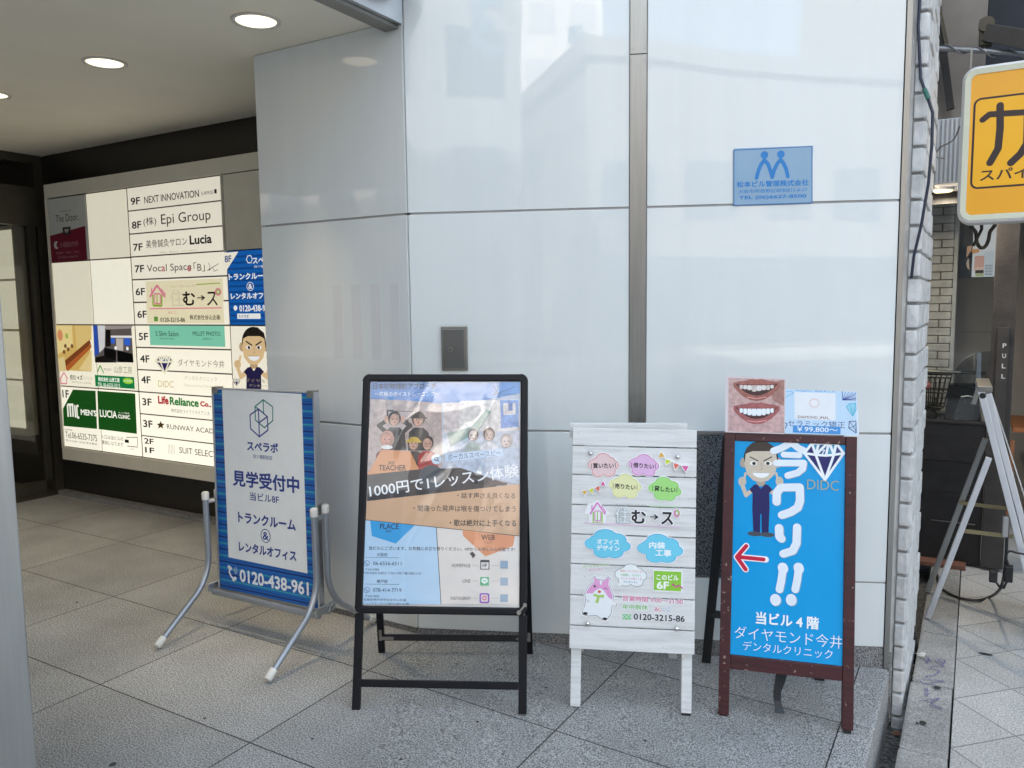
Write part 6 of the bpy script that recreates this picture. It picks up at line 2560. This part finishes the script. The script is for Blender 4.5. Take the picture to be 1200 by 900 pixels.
b.box(xm - 0.05, xm + 0.06, YBK - 0.15, YBK + 0.1, z0 - 0.02, z0 - 0.006, black_pl, 0.003)
b.cyl((xm, YBK - 0.21, z0 - 0.05), 0.033, 0.02, steel, 'y', 16)
b.build('headlight', bc)
b = MB(TBK)
b.tube([(xm - 0.30, YBK + 0.3, z1 + 0.0), (xm - 0.22, YBK + 0.1, z1 + 0.02), (xm + 0.22, YBK + 0.1, z1 + 0.02), (xm + 0.30, YBK + 0.3, z1)], 0.011, steel_dk, 8)
b.build('handlebar', bc)
xg, zg = S(1085.5, 452, YBK - 0.2)
b = MB(TBK)
b.ball((xg, YBK - 0.2, zg), 0.030, mat('faded_red_rubber', (0.36, 0.12, 0.10), rough=0.6), 12, 8)
b.build('bell', bc)

YSC = 6.05
x0, z0 = S(1118, 452, YSC)
x1, z1 = S(1163, 412, YSC)
sco = thing('scooter', 'grey scooter with a smoked windscreen behind the restaurant door glass', 'scooter', FA @ Matrix.Translation(((x0 + x1) / 2, YSC, PAV)))
TSC = sco.matrix_world.inverted() @ FA
smk = clear_film('smoked_screen', fac=1.2, tint=(0.42, 0.45, 0.48), rough=0.03, haze=0.02)
b = MB(TSC)
vs, fs = [], []
NU, NV = 10, 8
for j in range(NV + 1):
    for i in range(NU + 1):
        u, v = i / NU, j / NV
        top_ = z0 + (z1 - z0) * (1 - 0.55 * (1 - u) ** 3)
        vs.append((x0 + (x1 - x0) * u * 1.05, YSC - 0.02 - 0.10 * math.sin(math.pi * u) + 0.10 * v, z0 + (top_ - z0) * v))
for j in range(NV):
    for i in range(NU):
        a_ = j * (NU + 1) + i
        fs.append((a_, a_ + 1, a_ + NU + 2, a_ + NU + 1))
b.add(vs, fs, smk, True)
b.build('windscreen', sco)
b = MB(TSC)
edge_pts = vs[-(NU + 1):][:6]
b.tube(edge_pts, 0.004, mat('screen_edge', (0.6, 0.6, 0.6), rough=0.3), 6)
b.build('screen_rim', sco)
gsm = mat('grey_scooter_plastic', (0.055, 0.06, 0.065), rough=0.35, var=0.15)
q = [S(x, y, YSC - 0.02) for x, y in ((1113, 498), (1126, 465), (1142, 466), (1140, 505), (1132, 540), (1110, 540))]
b = MB(TSC)
b.prism(q, YSC - 0.06, YSC + 0.06, gsm)
q2 = [S(x, y, YSC - 0.07) for x, y in ((1112, 453), (1146, 453), (1150, 498), (1104, 500))]
b.prism(q2, YSC + 0.061, YSC + 0.2, mat('dark_scooter_body', (0.02, 0.022, 0.025), rough=0.4))
b.build('leg_shield', sco)
b = MB(TSC)
for x, y in ((1131, 472), (1138, 473), (1122, 481), (1136, 487), (1132, 492), (1121, 491)):
    u_, w_ = S(x, y, YSC - 0.065)
    b.cyl((u_, YSC - 0.066, w_), 0.006, 0.006, steel, 'y', 8)
u_ = [S(x, y, YSC - 0.065) for x, y in ((1126, 465.5), (1134, 464), (1142, 466))]
b.tube([(p[0], YSC - 0.062, p[1]) for p in u_], 0.006, sil, 6)
b.build('fasteners', sco)
xm = (x0 + x1) / 2
for yy in (YSC + 0.1, YSC + 1.2):
    b = MB(TSC)
    b.tube([(xm, yy + 0.2 * math.cos(2 * math.pi * k / 24), PAV + 0.23 + 0.2 * math.sin(2 * math.pi * k / 24)) for k in range(24)], 0.045, rubber, 8, closed=True)
    b.build('wheel', sco)

# ------------------------------------------------------------------ marks and litter on the kerb and gutter
kz = PAV + 0.0098
zg5 = lambda x, y: (1030 + x / 5.62, 740 + y / 5.62)


def flat_strokes(lines, w, m, z):
    bb = MB(FA)
    zi = z
    for ln in lines:
        pts = [gnd(*p, z=z) for p in ln]
        for i in range(len(pts) - 1):
            p, q = Vector((pts[i].x, pts[i].y, 0)), Vector((pts[i + 1].x, pts[i + 1].y, 0))
            d = q - p
            if d.length < 1e-6:
                continue
            p = p - d.normalized() * w * 0.3
            q = q + d.normalized() * w * 0.3
            s = Vector((-d.y, d.x, 0)).normalized() * w / 2
            zi += 4e-6
            up = Vector((0, 0, zi))
            bb.add([p + s + up, q + s + up, q - s + up, p - s + up], [(0, 1, 2, 3)], m)
    return bb


pen = mat('purple_marker', (0.13, 0.10, 0.30), rough=0.7, var=0.4, scale=60)
gr = [[zg5(*p) for p in ln] for ln in (
    [(262, 455), (305, 452), (398, 440), (336, 470), (418, 508), (330, 488)],
    [(300, 408), (318, 402), (326, 414), (308, 420), (300, 408)],
    [(300, 380), (318, 376), (324, 388), (306, 392), (300, 380)],
    [(352, 352), (384, 376), (402, 376), (362, 350)],
    [(268, 322), (300, 346), (350, 336), (432, 326), (352, 318), (288, 312)],
    [(310, 302), (322, 288), (352, 290), (380, 280), (400, 256), (346, 246), (322, 246)],
    [(330, 234), (380, 226), (430, 232), (408, 214), (366, 188), (392, 200)],
    [(384, 178), (424, 212), (438, 192), (404, 176)],
    [(300, 176), (318, 204), (330, 182), (346, 200), (312, 160)])]
flat_strokes(gr, 0.004, pen, kz).build('graffiti', KERB, None)
gum = mat('dark_gum_spot', (0.03, 0.03, 0.03), rough=0.8)
for x, y, rx, ry in ((290, 600, 0.014, 0.010), (384, 368, 0.015, 0.008), (250, 604, 0.005, 0.005)):
    p = gnd(*zg5(x, y), z=kz)
    b = MB(FA)
    n = 12
    b.add([(p.x + rx * math.cos(2 * math.pi * k / n) * rb.uniform(0.8, 1.15), p.y + ry * 1.6 * math.sin(2 * math.pi * k / n) * rb.uniform(0.8, 1.15), kz + 0.0003) for k in range(n)], [list(range(n))], gum)
    b.build('gum_spot', KERB)
leafm = [mat('dry_leaf_%s' % s_, c, rough=0.7, var=0.25, scale=30) for s_, c in (('tan', (0.34, 0.24, 0.14)), ('brown', (0.24, 0.12, 0.07)), ('pale', (0.50, 0.46, 0.38)), ('dark', (0.07, 0.055, 0.045)), ('white', (0.62, 0.60, 0.56)))]


def leaf(bb, x, y, z, s, m, rnd):
    an = rnd.uniform(0, 6.28)
    tl = rnd.uniform(-0.5, 0.5)
    M = Matrix.Translation((x, y, z)) @ Matrix.Rotation(an, 4, 'Z') @ Matrix.Rotation(tl, 4, 'X') @ Matrix.Rotation(rnd.uniform(-0.3, 0.3), 4, 'Y')
    ps = [(-1, 0, 0), (-0.4, 0.42, 0.12), (0.3, 0.45, 0.16), (1, 0.05, 0.1), (0.3, -0.4, 0.14), (-0.4, -0.38, 0.1), (0, 0, -0.03)]
    T0 = bb.T
    bb.T = T0 @ M
    vs = [(p[0] * s, p[1] * s, p[2] * s) for p in ps]
    bb.add(vs, [(6, 0, 1), (6, 1, 2), (6, 2, 3), (6, 3, 4), (6, 4, 5), (6, 5, 0)], m)
    bb.T = T0


rl = random.Random(5)
b = MB(FA)
for i in range(130):
    f = rl.random()
    p = gnd(1070 - 18 * f + rl.uniform(-5, 4), 772 + 42 * f + rl.uniform(-6, 6), z=-0.26)
    leaf(b, p.x, p.y, -0.30 + rl.uniform(0.0, 0.07) * (1 - abs(2 * f - 1)) + 0.004, rl.uniform(0.008, 0.02), rl.choice(leafm), rl)
b.build('leaf_litter', kind='stuff')
b = MB()
leaf(b, 0, 0, 0.006, 0.024, leafm[1], random.Random(2))
o = b.build('fallen_leaf')
p = gnd(1051, 861, z=-0.31)
o.matrix_world = FA @ Matrix.Translation((p.x, p.y, -0.313))
tag(o, 'single reddish brown fallen leaf lying in the gutter by the step', 'leaf')
b = MB()
for i in range(3):
    leaf(b, rl.uniform(-0.01, 0.01), rl.uniform(-0.01, 0.01), 0.012 + 0.006 * i, 0.022, leafm[4], rl)
o = b.build('paper_scrap')
p = gnd(1079, 773, z=PAV)
o.matrix_world = FA @ Matrix.Translation((p.x, p.y, PAV + 0.004))
tag(o, 'crumpled white paper scrap on the end of the scribbled kerb stone', 'litter')
b = MB()
rs_ = random.Random(9)
for i in range(7):
    b.tube([(rs_.uniform(-0.02, 0.02), rs_.uniform(-0.04, 0.04), 0.01), (rs_.uniform(-0.02, 0.02), rs_.uniform(-0.03, 0.03), 0.05), (rs_.uniform(-0.01, 0.01), rs_.uniform(-0.02, 0.02), 0.10 + 0.02 * i)], [0.016, 0.02, 0.008], black_pl, 8)
o = b.build('plastic_scrap')
p = gnd(1068, 785, z=-0.31)
o.matrix_world = FA @ Matrix.Translation((p.x + 0.005, p.y + 0.05, -0.315))
tag(o, 'torn black plastic scrap tucked against the foot of the brick pillar', 'litter')
b = MB(FA)
leaf_p = gnd(1155, 767)
n = 10
b.add([(leaf_p.x + 0.030 * math.cos(2 * math.pi * k / n), leaf_p.y + 0.012 * math.sin(2 * math.pi * k / n), PAV + 0.003) for k in range(n)], [list(range(n))], gum)
b.build('gum_spot', KERB)
# rust stain under the poster stand
rust = mat('rust_stain', (0.10, 0.065, 0.04), rough=0.8, var=0.5, scale=40)
rp = random.Random(31)
b = MB()
for i in range(60):
    px_, py_ = rp.gauss(592, 11), rp.gauss(788, 4.5)
    d = ray(px_, py_)
    P = CAM + d * ((-0.01 - CAM.z) / d.z)
    r_ = rp.uniform(0.001, 0.0045)
    zz_ = zf(P.x) + 0.0006 + i * 2e-5
    an = rp.uniform(0, 3)
    ps = [(P.x + r_ * (1 + 0.4 * math.sin(3 * t + an)) * math.cos(t), P.y + r_ * 0.9 * math.sin(t), zz_) for t in [2 * math.pi * k / 9 for k in range(9)]]
    b.add(ps, [list(range(9))], rust)
b.build('floor_stain', None, 'structure')

spot_m = mat('old_gum_and_dirt', (0.055, 0.054, 0.05), rough=0.8, var=0.3, scale=50)
rg = random.Random(77)
b = MB()
for (px_, py_, r_) in ((132, 896, 0.012), (560, 846, 0.006), (366, 866, 0.005), (640, 806, 0.006), (756, 868, 0.007), (884, 860, 0.005), (240, 842, 0.006), (470, 890, 0.007), (90, 706, 0.008), (705, 790, 0.004), (590, 884, 0.004), (690, 846, 0.004)):
    d = ray(px_, py_)
    P = CAM + d * ((0.0 - CAM.z) / d.z)
    P = CAM + d * ((zf(P.x) - CAM.z) / d.z)
    b.add([(P.x + r_ * rg.uniform(0.75, 1.2) * math.cos(2 * math.pi * k / 11), P.y + r_ * rg.uniform(0.75, 1.2) * math.sin(2 * math.pi * k / 11), zf(P.x + 0.0) + 0.0008) for k in range(11)], [list(range(11))], spot_m)
b.build('floor_spots', None, 'structure')

# ------------------------------------------------------------------ the other side of the street (seen in the glossy panels)
def far_building(name, label, a0, a1, y0, y1, h, wallc, winc, fl_h, bays, parapet=0.6):
    t = thing(name, label, 'building', FA @ Matrix.Translation((-(a0 + a1) / 2, y1, PAV)))
    T_ = t.matrix_world.inverted() @ FA
    xm0, xm1 = -max(a0, a1), -min(a0, a1)
    wm = mat(name + '_wall_%d' % int(h * 10), wallc, rough=0.75, var=0.08, scale=0.8)
    b = MB(T_)
    b.box(xm0, xm1, y0, y1, PAV, h, wm)
    b.build('wall', t)
    b = MB(T_)
    b.box(xm0 - 0.15, xm1 + 0.15, y0 - 0.1, y1 + 0.15, h, h + parapet, wm)
    b.build('roof', t)
    z = 4.2
    w = (xm1 - xm0) / bays
    while z + fl_h * 0.7 < h:
        for k in range(bays):
            b = MB(T_)
            b.box(xm0 + w * (k + 0.18), xm0 + w * (k + 0.82), y1 + 0.002, y1 + 0.03, z, z + fl_h * 0.55, winc)
            b.build('window', t)
        z += fl_h
    b = MB(T_)
    b.box(xm0 + 0.4, xm1 - 0.4, y1 + 0.002, y1 + 0.04, 0.0, 3.0, winc)
    b.build('shop_window', t)
    return t, T_


wglass = mat('far_window_glass', (0.05, 0.07, 0.09), rough=0.08)
pale_win = mat('blinds_behind_glass', (0.45, 0.46, 0.45), rough=0.3)
t1, T1 = far_building('grey_office', 'grey office block across the road with the number 3 on its wall', -4.4, 15, -34, -17.2, 13, (0.22, 0.225, 0.23), wglass, 3.4, 7)
far_building('tiled_office', 'low brown tiled shop building across the road', -6.6, -24, -30, -17.5, 9.0, (0.22, 0.20, 0.19), wglass, 3.2, 6)
t2, T2 = far_building('white_tower', 'tall white tiled office tower rising behind the low shops across the road', -8.5, -16.4, -56, -40, 46, (0.62, 0.60, 0.56), pale_win, 3.3, 3)
far_building('tan_block', 'tan apartment block across the road, right of the low shops', -26, -48, -34, -17.5, 19, (0.36, 0.31, 0.26), wglass, 3.0, 9)
far_building('beige_block', 'beige office block at the far left end of the opposite row', 17, 44, -34, -17.5, 22, (0.24, 0.225, 0.20), wglass, 3.3, 10)
FB = FA @ Matrix.Rotation(math.pi, 4, 'Z')
for (M0, T_, tt, y_, chars) in ((FB @ Matrix.Translation((0, 17.2, 0)), T1, t1, 0, (('3', -3.4, 9.6, 1.0, 1.7),)),
                                (FB @ Matrix.Translation((0, 40.0, 0)), T2, t2, 0, (('信', -14.6, 17.4, 1.1, 1.1), ('用', -14.6, 15.2, 1.1, 1.1), ('組', -14.6, 13.0, 1.1, 1.1), ('合', -14.6, 10.8, 1.1, 1.1), ('3', -11.6, 22, 1.3, 1.8)))):
    A = Art(M0, tt.matrix_world.inverted() @ M0, -0.05)
    for ch, a_, z_, w_, h_ in chars:
        if ch == '3' and tt is t2:
            continue
        A.text_uv(ch, a_, z_, w_, h_, (70, 110, 130), 0.03)
    A.build('lettering', tt)

tr = thing('street_tree', 'leafy street tree growing at the far kerb of the road', 'tree', FA @ Matrix.Translation((5.4, -13.6, -0.36)))
bark = mat('tree_bark', (0.10, 0.075, 0.055), rough=0.9, var=0.3, bump=0.6)
rt_ = random.Random(4)
b = MB()
b.tube([(0, 0, 0), (0.03, 0.02, 1.6), (-0.02, 0.0, 2.6), (0.05, 0.03, 4.2)], [0.14, 0.11, 0.09, 0.04], bark, 10)
tips = []
for i in range(9):
    z_ = 2.0 + 0.24 * i
    an = i * 2.4
    L = rt_.uniform(0.9, 1.5)
    e = Vector((math.cos(an) * L, math.sin(an) * L, z_ + rt_.uniform(0.5, 1.1)))
    b.tube([(0, 0, z_), (e.x * 0.5, e.y * 0.5, (z_ + e.z) / 2 + 0.1), e], [0.05, 0.035, 0.012], bark, 6)
    tips.append(e)
b.build('trunk', tr)
lm = [mat('tree_leaf_%d' % k, c, rough=0.5, var=0.2) for k, c in enumerate(((0.05, 0.09, 0.03), (0.07, 0.12, 0.04), (0.04, 0.07, 0.025)))]
b = MB()
cl = tips + [Vector((rt_.uniform(-1.2, 1.2), rt_.uniform(-1.2, 1.2), rt_.uniform(2.8, 5.2))) for _ in range(14)]
for c in cl:
    for _ in range(60):
        p = c + Vector((rt_.gauss(0, 0.32), rt_.gauss(0, 0.32), rt_.gauss(0, 0.26)))
        leaf(b, p.x, p.y, p.z, rt_.uniform(0.06, 0.12), rt_.choice(lm), rt_)
b.build('crown', tr)
